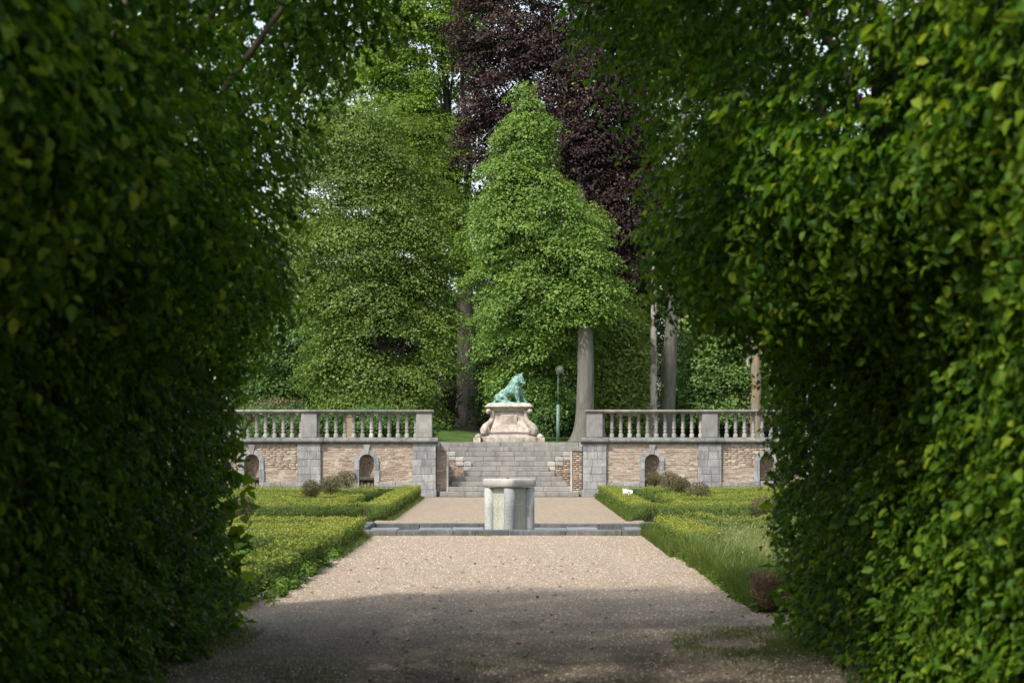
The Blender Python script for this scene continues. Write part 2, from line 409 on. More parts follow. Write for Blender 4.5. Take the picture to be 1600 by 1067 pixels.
# ------------------------------------------------------------------ terrace walls
WY = 60.0                                        # face of the piers
PIER_W = .665; BAY = 3.27; P0 = 2.425
PIERS = [P0 + BAY * k for k in range(3)]
CZ0, CZ1 = 1.50, 1.69                            # cornice bottom and top
PANEL_Y = WY + .09                               # face of the bricks
RN, RO, SPR = .21, .345, 1.0                     # niche radius, surround outer radius, springing height
_brk = {}
def brick_mesh(w, d, h):
    k = round(w, 2)
    if k not in _brk:
        bm = bmesh.new(); bm_box(bm, -w / 2, w / 2, 0, d, -h / 2, h / 2)
        bmesh.ops.bevel(bm, geom=[e for e in bm.edges if all(v.co.y < .001 for v in e.verts)], offset=.004, segments=1, affect='EDGES')
        me = bpy.data.meshes.new('brick'); bm.to_mesh(me); bm.free(); me.materials.append(M['brick']); _brk[k] = me
    return _brk[k]
BOXF = np.array([[0, 1, 5, 4], [1, 2, 6, 5], [3, 0, 4, 7], [4, 5, 6, 7], [3, 2, 1, 0]])
def box_np(x0, x1, y0, y1, z0, z1):
    return np.array([(x0, y0, z0), (x1, y0, z0), (x1, y1, z0), (x0, y1, z0), (x0, y0, z1), (x1, y0, z1), (x1, y1, z1), (x0, y1, z1)], dtype=float)
def lay_bricks(x0, x1, z0, z1, y, parent, budget, gap=None, course=.0605, name='brick'):
    """courses of single bricks; `gap(z)` gives an open interval; budget[0] bricks become parts, the rest one stuff mesh"""
    rest = budget[1]; n = int(round((z1 - z0) / course)); ch = (z1 - z0) / n
    for r in range(n):
        zc = z0 + (r + .5) * ch; x = x0 - (.10 if r % 2 else 0) - random.uniform(0, .02)
        holes = [gap(zc)] if gap and gap(zc) else []
        while x < x1:
            w = .2 + random.uniform(-.012, .012) if random.random() > .12 else .1
            a, b = max(x + .004, x0 + .002), min(x + w - .005, x1 - .002); x += w
            segs = [(a, b)]
            for (g0, g1) in holes:
                ns = []
                for (p, q) in segs:
                    if q <= g0 or p >= g1: ns.append((p, q)); continue
                    if p < g0: ns.append((p, g0))
                    if q > g1: ns.append((g1, q))
                segs = ns
            for p, q in segs:
                if q - p < .03: continue
                proud = random.uniform(-.006, .008) if random.random() > .06 else .02
                hh = ch - .015
                if budget[0] > 0:
                    budget[0] -= 1; W = round(q - p, 2)
                    o = link(name, brick_mesh(W, .07, ch - .012), None, parent, loc=((p + q) / 2, y + proud, zc + random.uniform(-.002, .002)), rot=(0, random.uniform(-.006, .006), random.uniform(-.01, .01)))
                    o.scale = ((q - p) / W, 1, 1)
                else:
                    rest.add(box_np(p, q, y + proud * .6, y + .06, zc - hh / 2, zc + hh / 2), [BOXF], random.random())

def arch_pts(r, n=12): return [(r * math.cos(a), SPR + r * math.sin(a)) for a in np.linspace(0, math.pi, n + 1)]

def niche(cx, parent, rest_brick, variant):
    # dressed surround: jamb blocks, voussoirs, keystone
    y0, y1 = PANEL_Y - .045, PANEL_Y + .12
    for s in (-1, 1):
        zz = [.0, .42, .76, SPR]
        for i in range(3):
            xa, xb = sorted((cx + s * (RN + .002), cx + s * (RO + (.02 if i == 1 else 0))))
            block('jamb_stone', xa, xb, y0, y1, zz[i] + .003, zz[i + 1] - .003, M['bluestone'], parent)
    arcs = [(0, 38), (38, 78), (102, 142), (142, 180)]
    for a0, a1 in arcs:
        t = np.radians(np.linspace(a0 + .8, a1 - .8, 7))
        pts = [(cx + RN * math.cos(k), SPR + .004 + RN * math.sin(k)) for k in t] + [(cx + RO * math.cos(k), SPR + .004 + RO * math.sin(k)) for k in t[::-1]]
        prism('arch_stone', pts, y0, y1, M['bluestone'], parent)
    t = np.radians(np.linspace(79, 101, 4))
    pts = [(cx + RN * math.cos(k), SPR + RN * math.sin(k)) for k in t] + [(cx - .095, CZ0 - .01), (cx + .095, CZ0 - .01)]
    prism('keystone', pts, y0 - .02, y1, M['post_stone'], parent)
    # hollow of the niche: rows of bricks round a half cylinder, a quarter-sphere head
    nb = Buf(); D = .22
    for r in range(11):
        z0 = .36 + r * .0585
        for k in range(7):
            a = math.pi * (k + (.5 if r % 2 else 0)) / 7; b = min(a + math.pi / 7 - .035, math.pi)
            def pt(t, rr): return (cx - rr * math.cos(t) * RN, PANEL_Y + .10 + math.sin(t) * D * rr)
            pa, pb, qa, qb = pt(a, .985), pt(b, .985), pt(a, 1.15), pt(b, 1.15)
            V = np.array([(*pa, z0), (*pb, z0), (*qb, z0), (*qa, z0), (*pa, z0 + .048), (*pb, z0 + .048), (*qb, z0 + .048), (*qa, z0 + .048)])
            nb.add(V, [BOXF], random.random())
    o = nb.obj('niche_bricks', [M['brick']], parent); o['kind'] = 'stuff'
    th = np.linspace(0, math.pi, 15); ph = np.linspace(0, math.pi / 2, 7)
    V = []; 
    for z in (.0, SPR): V += [(cx - math.cos(t) * RN * 1.01, PANEL_Y + .10 + math.sin(t) * D * 1.01, z) for t in th]
    for p in ph[1:]: V += [(cx - math.cos(t) * RN * 1.01 * math.cos(p), PANEL_Y + .10 + math.sin(t) * D * 1.01 * math.cos(p), SPR + RN * 1.01 * math.sin(p)) for t in th]
    Fc = []
    for j in range(7):
        for i in range(14): Fc.append((j * 15 + i, j * 15 + i + 1, (j + 1) * 15 + i + 1, (j + 1) * 15 + i))
    link('niche_shell', np_mesh('niche_shell', np.array(V), [np.array(Fc)], smooth=True), M['brick_plain'], parent)
    # mossy drip shelf with a spout plate below
    block('niche_shelf', cx - RN + .004, cx + RN - .004, PANEL_Y - .02, PANEL_Y + .38, .47, .56, M['moss'], parent, .015)
    if variant == 'plate':
        block('spout_plate', cx - RN + .006, cx + RN - .006, PANEL_Y + .0, PANEL_Y + .08, .06, .466, M['bluestone'], parent)
        V, Fq = tube([(cx + .03, PANEL_Y + .02, .38), (cx + .03, PANEL_Y - .05, .37), (cx + .03, PANEL_Y - .07, .33)], [.02, .02, .016], 8)
        b = Buf(); b.add(V, Fq); b.obj('spout', [M['moss']], parent, smooth=True)
    else:
        for k in range(4):
            x = cx - .15 + k * .1
            block('wooden_stave', x - .035, x + .035, PANEL_Y + .02 + random.uniform(0, .03), PANEL_Y + .06, .04, .4 + random.uniform(-.03, .05), M['wood'], parent, .006)

M['brick_plain'] = simple('old_niche_plaster', (.25, .18, .13), (.42, .34, .26), 7)

def build_wall(s):
    side = 'left' if s < 0 else 'right'
    t = tag(empty('retaining_wall', (0, 0, 0)),
            'brick terrace wall with grey stone piers and arched niches, on the %s of the steps' % side, 'wall', 'terrace walls beside the steps')
    bud = [300, Buf()]
    for k in range(3):
        c = s * PIERS[k]; x0, x1 = c - PIER_W / 2, c + PIER_W / 2
        block('pier_core', x0 + .02, x1 - .02, WY + .02, WY + .5, 0, CZ0, M['mortar'], t, 0)
        hs = .2145
        for r in range(7):
            z0, z1 = r * hs + .003, (r + 1) * hs - .003
            cuts = [0, .42, 1] if r % 2 == 0 else [0, .17, .55 + .08 * ((k + r) % 2), 1]
            if (r + k) % 3 == 0: cuts = [1 - q for q in cuts[::-1]]
            for a, b in zip(cuts[:-1], cuts[1:]):
                dy = random.uniform(-.004, .004)
                ex = .02 if r == 0 else 0
                block('stone_block', x0 + a * PIER_W + .003 - (ex if a == 0 else 0), x0 + b * PIER_W - .003 + (ex if b == 1 else 0), WY - .0 + dy - ex, WY + .3, z0, z1, M['bluestone'], t, .007, .002)
    for k in range(2):
        cx = s * (PIERS[k] + BAY / 2); hw = BAY / 2 - PIER_W / 2
        pts = [(cx - hw, 0), (cx - RN - .03, 0)] + [(cx - x, z) for x, z in arch_pts(RN + .03)] + [(cx + RN + .03, 0), (cx + hw, 0), (cx + hw, CZ0), (cx - hw, CZ0)]
        prism('mortar_bed', pts, PANEL_Y + .007, PANEL_Y + .20, M['mortar'], t)
        block('back_fill', cx - hw, cx + hw, PANEL_Y + .45, PANEL_Y + .55, 0, CZ0, M['mortar'], t, 0)
        def gap(z, cx=cx):
            w = RO - .03 if z < SPR else math.sqrt(max((RO - .03) ** 2 - (z - SPR) ** 2, .07 ** 2))
            return (cx - w, cx + w)
        lay_bricks(cx - hw + .002, cx + hw - .002, .42, CZ0 - .005, PANEL_Y, t, bud, gap)
        for a, b in ((cx - hw, cx - RO), (cx + RO, cx + hw)):
            n = 2
            for j in range(n):
                block('plinth_stone', a + (b - a) * j / n + .004, a + (b - a) * (j + 1) / n - .004, PANEL_Y - .04, PANEL_Y + .1, .0, .415, M['bluestone'], t)
        niche(cx, t, bud[1], 'plate' if (s > 0 and k == 1) else 'stave')
    xa, xb = sorted((s * (PIERS[2] + PIER_W / 2), s * 16)); 
    block('mortar_bed', xa, xb, PANEL_Y + .012, PANEL_Y + .2, 0, CZ0, M['mortar'], t, 0)
    lay_bricks(xa, xb, .0, CZ0 - .005, PANEL_Y, t, bud)
    o = bud[1].obj('brick_infill', [M['brick']], t); o['kind'] = 'stuff'
    # cornice, stone by stone, breaking forward over the piers
    def prof(f): return [(WY + .45, CZ0), (WY + .02 - f, CZ0), (WY - .02 - f, CZ0 + .02), (WY - .06 - f, CZ0 + .055), (WY - .09 - f, CZ0 + .07), (WY - .09 - f, CZ0 + .11), (WY - .04 - f, CZ0 + .135), (WY - .02 - f, CZ1 - .03), (WY - .0 - f, CZ1), (WY + .45, CZ1)]
    for k in range(3):
        c = s * PIERS[k]
        extrude_x('cornice_stone', prof(0), c - PIER_W / 2 - .06, c + PIER_W / 2 + .06, M['cornice'], t)
    for k in range(2):
        a, b = sorted((s * (PIERS[k] + PIER_W / 2 + .06), s * (PIERS[k + 1] - PIER_W / 2 - .06)))
        for j in range(2): extrude_x('cornice_stone', prof(-.06), a + (b - a) * j / 2 + .002, a + (b - a) * (j + 1) / 2 - .002, M['cornice'], t)
    extrude_x('cornice_stone', prof(-.06), *sorted((s * (PIERS[2] + PIER_W / 2 + .06), s * 16)), M['cornice'], t)
build_wall(-1); build_wall(1)

# balustrades
BZ0, BZ1 = CZ1, 2.385; RAIL = 2.475
def baluster_mesh(half=False):
    prof = [(.062, 0), (.066, .09), (.05, .105), (.036, .135), (.058, .165), (.058, .18), (.04, .20), (.047, .23), (.06, .275), (.058, .30), (.04, .325),
            (.054, .340), (.054, .355), (.04, .37), (.058, .40), (.06, .425), (.045, .475), (.036, .505), (.052, .53), (.052, .545), (.036, .565), (.048, .60), (.066, .61), (.066, BZ1 - BZ0)]
    n = 10; V = []; 
    for r, z in prof:
        sq = 1.0
        for i in range(n):
            a = 2 * math.pi * (i + .5) / n
            if z < .1 or z > .6:
                q = 1 / max(abs(math.cos(a)), abs(math.sin(a))); V.append((r * q * math.cos(a), r * q * math.sin(a), z))
            else: V.append((r * math.cos(a), r * math.sin(a), z))
    Fc = [(j * n + i, j * n + (i + 1) % n, (j + 1) * n + (i + 1) % n, (j + 1) * n + i) for j in range(len(prof) - 1) for i in range(n)]
    me = np_mesh('baluster', np.array(V), [np.array(Fc)]); me.materials.append(M['post_stone']); return me
BAL = baluster_mesh()
def build_balustrade(s):
    side = 'left' if s < 0 else 'right'
    t = tag(empty('balustrade', (0, 0, 0)), 'weathered stone balustrade with turned balusters above the wall %s of the steps' % side, 'balustrade', 'balustrades on the terrace wall')
    yc = WY + .20; pw = .45
    for k in range(3):
        c = s * PIERS[k]
        block('post', c - pw / 2, c + pw / 2, WY + .0, WY + .42, CZ1 + .001, BZ1, M['post_stone'], t, .012)
    edges = [s * (PIERS[0] - pw / 2 - .05), s * (PIERS[0] + pw / 2 + .05), s * (PIERS[1]), s * (PIERS[1] + pw / 2 + .05), s * (PIERS[2] - .9), s * (PIERS[2] + pw / 2 + .05), s * 16]
    for a, b in zip(edges[:-1], edges[1:]):
        a, b = sorted((a, b)); fw = .05
        pr = [(WY + .40 + .05, BZ1), (WY - .02, BZ1), (WY - .02, BZ1 + .02), (WY - .055, BZ1 + .04), (WY - .055, RAIL - .015), (WY - .03, RAIL), (WY + .43, RAIL), (WY + .455, RAIL - .02)]
        extrude_x('handrail', pr, a + .0015, b - .0015, M['coping'], t)
    for k in range(2):
        a = PIERS[k] + pw / 2; b = PIERS[k + 1] - pw / 2; n = 11
        for j in range(12):
            x = a + .02 + (b - a - .04) * j / 11
            link('baluster', BAL, None, t, loc=(s * x, yc, CZ1), rot=(0, 0, random.uniform(-.05, .05)))
    for j in range(12): link('baluster', BAL, None, t, loc=(s * (PIERS[2] + pw / 2 + .25 + j * .257), yc, CZ1))
build_balustrade(-1); build_balustrade(1)

# ------------------------------------------------------------------ steps between the walls
def build_steps():
    t = tag(empty('stone_steps', (0, 60, 0)), 'wide flight of worn grey stone steps with stepped brick cheeks, leading up to the statue', 'steps')
    loc = t.location.copy()
    t.location = (0, 0, 0)
    # y pixel of each tread edge in the photo, half widths (m) at the wall
    hw = [1.98, 1.76, 1.66, 1.52, 1.32, 1.15, 1.32, 1.5, 1.72, 1.92, 2.08]
    rise = TERR / 11; tread = .36; y = WY + .02
    for i in range(11):
        z0, z1 = i * rise, (i + 1) * rise; w = hw[i]; y0 = y + i * tread
        if i == 10: w = 2.08
        x = -w; first = True
        while x < w - .05:
            l = random.uniform(.42, .95) if not first else random.uniform(.3, .8); first = False
            if x + l > w - .3: l = w - x
            dy = random.uniform(-.008, .008); dz = random.uniform(-.004, .004)
            block('step_stone', x + .0015, x + l - .0015, y0 + dy, y0 + tread + .12, z0 + .004, z1 + dz, M['step_stone'], t, .01, .002)
            x += l
        if i: block('step_core', -w + .03, w - .03, y0 + .06, WY + .02 + 11 * tread - .02, max(z0 - .1, 0), z1 - .03, M['mortar'], t, 0)
    # lowest course plinth line
    bud = [170, Buf()]
    for s in (-1, 1):
        # outer brick strip beside the pier with a stone edge and cap
        xa, xb = sorted((s * 2.085, s * 1.80))
        block('mortar_bed', xa, xb, WY + .42, WY + .7, 0, 1.3, M['mortar'], t, 0)
        lay_bricks(xa, xb, .12, 1.30, WY + .40, t, bud)
        block('plinth_stone', xa, xb, WY + .34, WY + .5, 0, .115, M['step_stone'], t)
        for j in range(3):
            a, b = sorted((s * 1.80, s * 1.745)); block('edge_stone', a, b, WY + .37, WY + .6, .118 + j * .395, .118 + (j + 1) * .395 - .004, M['quoin'], t)
        a, b = sorted((s * 2.085, s * 1.73)); block('cap_stone', a, b, WY + .36, WY + .75, 1.307, 1.43, M['step_stone'], t)
        # stepped brick cheek behind the lower flight with pale blocks along its slope
        Yc = WY + 1.95
        def xz(px, py): return PX(px, Yc), PZ(py, Yc)
        cuts = [(700.5, 711.7, 705.7), (711.7, 724.1, 713.8), (724.1, 736.5, 721.5), (736.5, 748.2, 729.1)]
        for j, (pa, pb, pt) in enumerate(cuts):
            xa_, zt = xz(pa, pt); xb_, _ = xz(pb, pt); a, b = sorted((s * -xa_, s * -xb_))
            _, zb = xz(pa, pt + (13.5 if j < 3 else 6.8))
            mid = (zt + zb) / 2
            block('quoin', a + .003, b - .003, Yc - .03, Yc + .2, mid + .003, zt, M['quoin'], t, .012, .006)
            if j < 3: block('quoin', a + .003, b - .003, Yc - .02, Yc + .2, zb, mid - .003, M['quoin'], t, .012, .006)
            block('mortar_bed', a, b, Yc + .02, Yc + .2, 0, zb, M['mortar'], t, 0)
            lay_bricks(a, b, .1, zb - .004, Yc, t, bud)
            if j == 0:
                a2, b2 = sorted((s * -xa_, s * 2.085)); block('mortar_bed', a2 if s > 0 else a2, b2, Yc + .02, Yc + .2, 0, zb + .22, M['mortar'], t, 0)
                lay_bricks(a2, b2, .1, zb + .21, Yc, t, bud)
        block('cheek_core', *sorted((s * 1.12, s * 2.085)), Yc + .205, Yc + .3, 0, .8, M['mortar'], t, 0)
        # side walls closing the stair well
        a, b = sorted((s * 2.089, s * 2.75)); block('side_wall', a, b, WY + .5, WY + .02 + 11 * tread + .1, 0, TERR - .004, M['mortar'], t, 0)
    o = bud[1].obj('brick_infill', [M['brick']], t)
    o['kind'] = 'stuff'
build_steps()

# ------------------------------------------------------------------ statue and pedestal
PY, PS = 67.5, 67.5 / F      # distance, metres per photo pixel there
PXC = PX(795.5, PY)
def build_pedestal():
    t = tag(empty('statue_pedestal', (PXC, PY, TERR)), 'pink and cream marble pedestal with scrolled corners under the bronze boar', 'pedestal')
    def z(py): return PZ(py, PY) - TERR
    def loft(name, prof, dep, mat, sq=5.0, n=40, smooth=True):
        V = []
        for hw, zz in prof:
            for i in range(n):
                a = 2 * math.pi * i / n; c, s_ = math.cos(a), math.sin(a)
                k = (abs(c) ** sq + abs(s_) ** sq) ** (-1 / sq)
                V.append((hw * k * c, hw * dep * k * s_, zz))
        Fc = [(j * n + i, j * n + (i + 1) % n, (j + 1) * n + (i + 1) % n, (j + 1) * n + i) for j in range(len(prof) - 1) for i in range(n)]
        me = np_mesh(name, np.array(V), [np.array(Fc), np.arange((len(prof) - 1) * n, len(prof) * n)[None, :]], smooth=False)
        return link(name, me, mat, t)
    P = lambda px: px * PS
    loft('base_plinth', [(P(46), -.02), (P(46), z(683.5)), (P(45), z(682)), (P(43), z(681))], .8, M['marble'], 12)
    loft('body', [(P(41), z(681.2)), (P(40), z(677)), (P(37), z(672)), (P(34.5), z(667)), (P(32), z(662)), (P(29.5), z(657)), (P(27.5), z(651)), (P(26.5), z(645)), (P(26.5), z(641.5))], .8, M['marble'], 7)
    loft('necking', [(P(28), z(643.5)), (P(30), z(642.4)), (P(30), z(641)), (P(32), z(639.6)), (P(33), z(638.4))], .8, M['marble'], 8)
    loft('cornice', [(P(33), z(638.6)), (P(35), z(637.4)), (P(38.2), z(636)), (P(38.2), z(634.6)), (P(36.5), z(633.8)), (P(34), z(631.8)), (P(33), z(630.2)), (P(30), z(629.9))], .8, M['marble'], 9)
    # four corner consoles: a thick rib following the S curve with a volute at the bottom and a small one at the top
    for sx in (-1, 1):
        for sy in (-1, 1):
            b = Buf()
            path = [(29, 641.5), (28.5, 645), (28.6, 651), (30.5, 657), (35, 662), (40.5, 666), (43.3, 671), (43.3, 676), (42, 680)]
            rad = [4.2, 3.6, 3.4, 3.8, 4.6, 5.4, 5.6, 5.2, 4.2]
            pts = [(sx * (P(a) - P(r) * .8), sy * (P(a) * .8 - P(r) * .5), z(yy)) for (a, yy), r in zip(path, rad)]
            V, Fq = tube(pts, [P(r) for r in rad], 10); b.add(V, Fq)
            for (cx_, cz_, rr) in ((32.0, 643.0, 4.2), (37.5, 672, 7.5)):
                V, Fq = tube([(sx * P(cx_), sy * (P(cx_) * .8) - .07, z(cz_)), (sx * P(cx_), sy * (P(cx_) * .8) + .07, z(cz_))], [P(rr)] * 2, 16); b.add(V, Fq)
                V, Fq = tube([(sx * P(cx_), sy * (P(cx_) * .8) - .09, z(cz_)), (sx * P(cx_), sy * (P(cx_) * .8) + .09, z(cz_))], [P(rr * .45)] * 2, 12); b.add(V, Fq)
            b.obj('corner_scroll', [M['marble']], t, smooth=False)
            xx, yy2 = sx * P(49.5), sy * P(37)
            pb = block('corner_block', xx - P(5.6), xx + P(5.6), yy2 - P(7), yy2 + P(7), -.02, z(683.6), M['marble'], t, .01)
            c = Buf(); V, Fq = tube([(xx - sx * P(1.5), yy2, z(684)), (xx - sx * P(2), yy2, z(680.5)), (xx - sx * P(3), yy2, z(677.5))], [P(6), P(4.6), P(1.5)], 10); c.add(V, Fq); c.obj('corner_cap', [M['marble']], t)
    # recessed front and back panel lines
    for sy in (-1, 1):
        block('moulding', -P(31), P(31), sy * P(33.6) - .02, sy * P(33.6) + .02, z(675.2), z(673.8), M['marble'], t, .004)
        block('shield', -P(13), P(13), sy * P(24.6) - .03, sy * P(24.6) + .03, z(672), z(648), M['marble'], t, .028)
build_pedestal()

def build_boar():
    top = PZ(630, PY)
    t = tag(empty('boar_statue', (PXC + (795.5 - 795.5) * PS, PY, top)), 'green verdigris bronze statue of a seated boar with raised head, on the marble pedestal', 'statue')
    sb = Buf(); nu_, nv_ = 12, 8
    ph = np.linspace(0, np.pi, nv_ + 1)[1:-1]; tu = np.linspace(0, 2 * np.pi, nu_, endpoint=False)
    SV = np.vstack([[[0, 0, 1]]] + [np.stack([np.sin(p) * np.cos(tu), np.sin(p) * np.sin(tu), np.full(nu_, np.cos(p))], 1) for p in ph] + [[[0, 0, -1]]])
    i_ = np.arange(nu_); j_ = (i_ + 1) % nu_; last = len(SV) - 1; e_ = 1 + (nv_ - 2) * nu_
    SF = [np.stack([np.zeros(nu_, int), 1 + i_, 1 + j_], 1), np.vstack([np.stack([1 + q * nu_ + i_, 1 + (q + 1) * nu_ + i_, 1 + (q + 1) * nu_ + j_, 1 + q * nu_ + j_], 1) for q in range(nv_ - 2)]),
          np.stack([e_ + i_, np.full(nu_, last), e_ + j_], 1)]
    def ell(c, r, rot=0.0):
        P_ = SV * np.array(r); ca, sa = math.cos(rot), math.sin(rot)
        P_ = np.stack([P_[:, 0] * ca + P_[:, 2] * sa, P_[:, 1], -P_[:, 0] * sa + P_[:, 2] * ca], 1) + np.array(tuple(c)); sb.add(P_, SF)
    def limb(pts):
        for (a, ra), (b, rb) in zip(pts[:-1], pts[1:]):
            a, b = Vector(a), Vector(b); n = max(2, int((b - a).length / (min(ra, rb) * .35)))
            for i in range(n + 1):
                k = i / n; p = a.lerp(b, k); r = ra + (rb - ra) * k; ell(p, (r, r, r))
    limb([((-.36, 0, .17), .13), ((-.2, 0, .25), .15), ((-.02, 0, .36), .165), ((.12, 0, .48), .20), ((.21, -.01, .62), .195), ((.275, -.03, .73), .17), ((.32, -.05, .80), .135)])
    ell((.10, 0, .42), (.19, .2, .22)); ell((.23, -.01, .5), (.15, .18, .22)); ell((-.14, 0, .3), (.2, .17, .15))
    for sy in (-1, 1):
        ell((-.30, sy * .11, .17), (.17, .075, .125), .35)                     # haunch
        limb([((-.38, sy * .13, .1), .055), ((-.22, sy * .15, .06), .045), ((-.06, sy * .15, .06), .035), ((.0, sy * .15, .055), .03)])   # hind shank and trotter
        limb([((-.22, sy * .12, .2), .08), ((-.08, sy * .14, .12), .055), ((-.12, sy * .15, .07), .04)])
    limb([((.22, -.10, .46), .11), ((.25, -.12, .3), .078), ((.27, -.12, .17), .056), ((.285, -.12, .06), .046), ((.30, -.13, .04), .052)])    # near foreleg
    limb([((.28, .10, .44), .11), ((.37, .10, .28), .08), ((.44, .10, .15), .058), ((.52, .10, .05), .046), ((.55, .10, .04), .05)])       # far foreleg, thrust out
    limb([((.34, -.07, .80), .12), ((.395, -.10, .735), .092), ((.435, -.125, .68), .07), ((.465, -.14, .65), .056), ((.475, -.145, .645), .052)])  # muzzle
    ell((.37, -.075, .72), (.07, .05, .05), .7)                                     # jaw
    limb([((.27, -.12, .87), .045), ((.235, -.15, .93), .028), ((.22, -.16, .965), .012)])
    limb([((.375, .0, .89), .045), ((.405, .01, .95), .03), ((.415, .012, 1.0), .012)])
    limb([((.13, .0, .66), .05), ((.2, .0, .8), .06), ((.28, -.02, .89), .05)])     # bristle ridge
    limb([((-.45, .05, .12), .022), ((-.5, .02, .07), .018), ((-.44, -.08, .05), .014)])   # tail
    limb([((.365, -.16, .815), .016), ((.372, -.165, .812), .012)])   # brow
    body = sb.obj('body', [M['bronze']], t, smooth=True)
    rm = body.modifiers.new('fuse', 'REMESH'); rm.mode = 'VOXEL'; rm.voxel_size = .012; rm.use_smooth_shade = True
    sm = body.modifiers.new('soften', 'SMOOTH'); sm.iterations = 2; sm.factor = .6
    tx = bpy.data.textures.new('bristle', 'CLOUDS'); tx.noise_scale = .035
    dp = body.modifiers.new('bristles', 'DISPLACE'); dp.texture = tx; dp.strength = .04; dp.mid_level = .5
    b = Buf(); V, Fq = tube([(.41, -.17, .665), (.425, -.19, .69), (.42, -.195, .715)], [.012, .009, .002], 6); b.add(V, Fq); b.obj('tusk', [M['bronze']], t)
    b = Buf(); th = np.linspace(0, 2 * np.pi, 24, endpoint=False)
    V = np.vstack([np.stack([.57 * np.cos(th), .26 * np.sin(th), np.zeros(24)], 1), np.stack([.56 * np.cos(th), .25 * np.sin(th), np.full(24, .035) + .01 * np.sin(th * 3)], 1)])
    i = np.arange(24); j = (i + 1) % 24
    b.add(V, [np.stack([i, j, j + 24, i + 24], 1), (i + 24)[None, :]]); b.obj('bronze_base', [M['bronze']], t)
build_boar()

# ------------------------------------------------------------------ fountain and basin
FY = 39.3
def build_fountain():
    t = tag(empty('fountain_pillar', (PX(796, FY), FY, 0)), 'stout grey stone fountain pillar with rounded corner shafts and a thick cap, in the basin', 'fountain')
    s = FY / F; H = .945; cz = .155
    dx = 30.5 * s; cr = 8.6 * s
    bm = bmesh.new(); a = dx * 1.04
    vs = [(0, -a), (a, 0), (0, a), (-a, 0)]
    lo = [bm.verts.new((x, y, -.34)) for x, y in vs]; hi = [bm.verts.new((x, y, H - cz - .012)) for x, y in vs]
    for i in range(4): bm.faces.new((lo[i], lo[(i + 1) % 4], hi[(i + 1) % 4], hi[i]))
    bm_obj('shaft', bm, M['fountain_face'], t)
    for i, (x, y) in enumerate(((0, -dx), (dx, 0), (0, dx), (-dx, 0))):
        th = np.linspace(0, 2 * np.pi, 28, endpoint=False); b = Buf()
        V, Fq = tube([(x, y, -.34), (x, y, .05), (x, y, .4), (x, y, H - cz - .012)], [cr * 1.01, cr, cr, cr * .985], 28); b.add(V, Fq)
        b.obj('corner_shaft', [M['fountain']], t, smooth=True)
    # cap: outline = rotated square with rounded lobes at its corners
    pts = []
    ov = .03
    for k in range(4):
        ca = -math.pi / 2 + k * math.pi / 2
        cx_, cy_ = dx * math.cos(ca), dx * math.sin(ca)
        for u in np.linspace(-1.15, 1.15, 9): pts.append((cx_ + (cr + ov) * math.cos(ca + u), cy_ + (cr + ov) * math.sin(ca + u)))
    b = Buf(); n = len(pts); A = np.array(pts); Vs = []
    for sc_, z in ((.95, H - cz), (1.0, H - cz + .025), (1.0, H - .03), (.985, H - .012), (.95, H)):
        Vs.append(np.column_stack([A * sc_, np.full(n, z)]))
    i = np.arange(n); j = (i + 1) % n; Fc = [np.vstack([np.stack([i + q * n, j + q * n, j + (q + 1) * n, i + (q + 1) * n], 1) for q in range(4)]), (i + 4 * n)[None, :], i[None, ::-1]]
    b.add(np.vstack(Vs), Fc); b.obj('cap', [M['fountain_cap']], t)
    b = Buf(); V, Fq = tube([(-.03, 0, H - .01), (-.03, 0, H + .02)], [.02, .02], 8); b.add(V, Fq); b.obj('nozzle', [M['moss']], t)
build_fountain()

def build_basin():
    t = tag(empty('fountain_basin', (0, FY, 0)), 'low dark stone kerbed basin with pale slabs round the fountain pillar, across the path', 'basin')
    t.location = (0, 0, 0)
    y0, y1, X = 36.95, 41.9, 2.95
    def run_x(xa, xb, ya, yb, z0, z1, mat, l=.95, name='kerb_stone'):
        n = max(1, int(round((xb - xa) / l)))
        for i in range(n): block(name, xa + (xb - xa) * i / n + .003, xa + (xb - xa) * (i + 1) / n - .003, ya, yb, z0, z1 + random.uniform(-.003, .003), mat, t, .012, .0015)
    def run_y(xa, xb, ya, yb, z0, z1, mat, l=.95):
        n = max(1, int(round((yb - ya) / l)))
        for i in range(n): block('kerb_stone', xa, xb, ya + (yb - ya) * i / n + .003, ya + (yb - ya) * (i + 1) / n - .003, z0, z1, mat, t, .012, .0015)
    run_x(-X, X, y0, y0 + .3, -.4, .092, M['kerb'])
    run_x(-X, X, y1 - .25, y1, -.4, .012, M['kerb'], 1.2)
    run_y(-X, -X + .3, y0 + .3, y1 - .25, -.4, .05, M['kerb']); run_y(X - .3, X, y0 + .3, y1 - .25, -.4, .05, M['kerb'])
    for (a, b, ya, yb, z) in ((-2.64, -2.1, 38.6, 40.6, -.02), (-1.75, -1.12, 39.4, 41.3, -.05), (-1.11, -.5, 39.4, 41.3, -.045), (.48, 1.1, 39.6, 41.2, -.05), (1.11, 1.7, 39.6, 41.2, -.04), (2.2, 2.64, 38.9, 40.8, -.02)):
        block('basin_slab', a, b, ya, yb, -.38, z, M['slab'], t, .012)
    bm = bmesh.new(); bm_box(bm, -X + .3, X - .3, y0 + .3, y1 - .25, -.42, -.34); bm_obj('basin_floor', bm, M['kerb'], t)
build_basin()

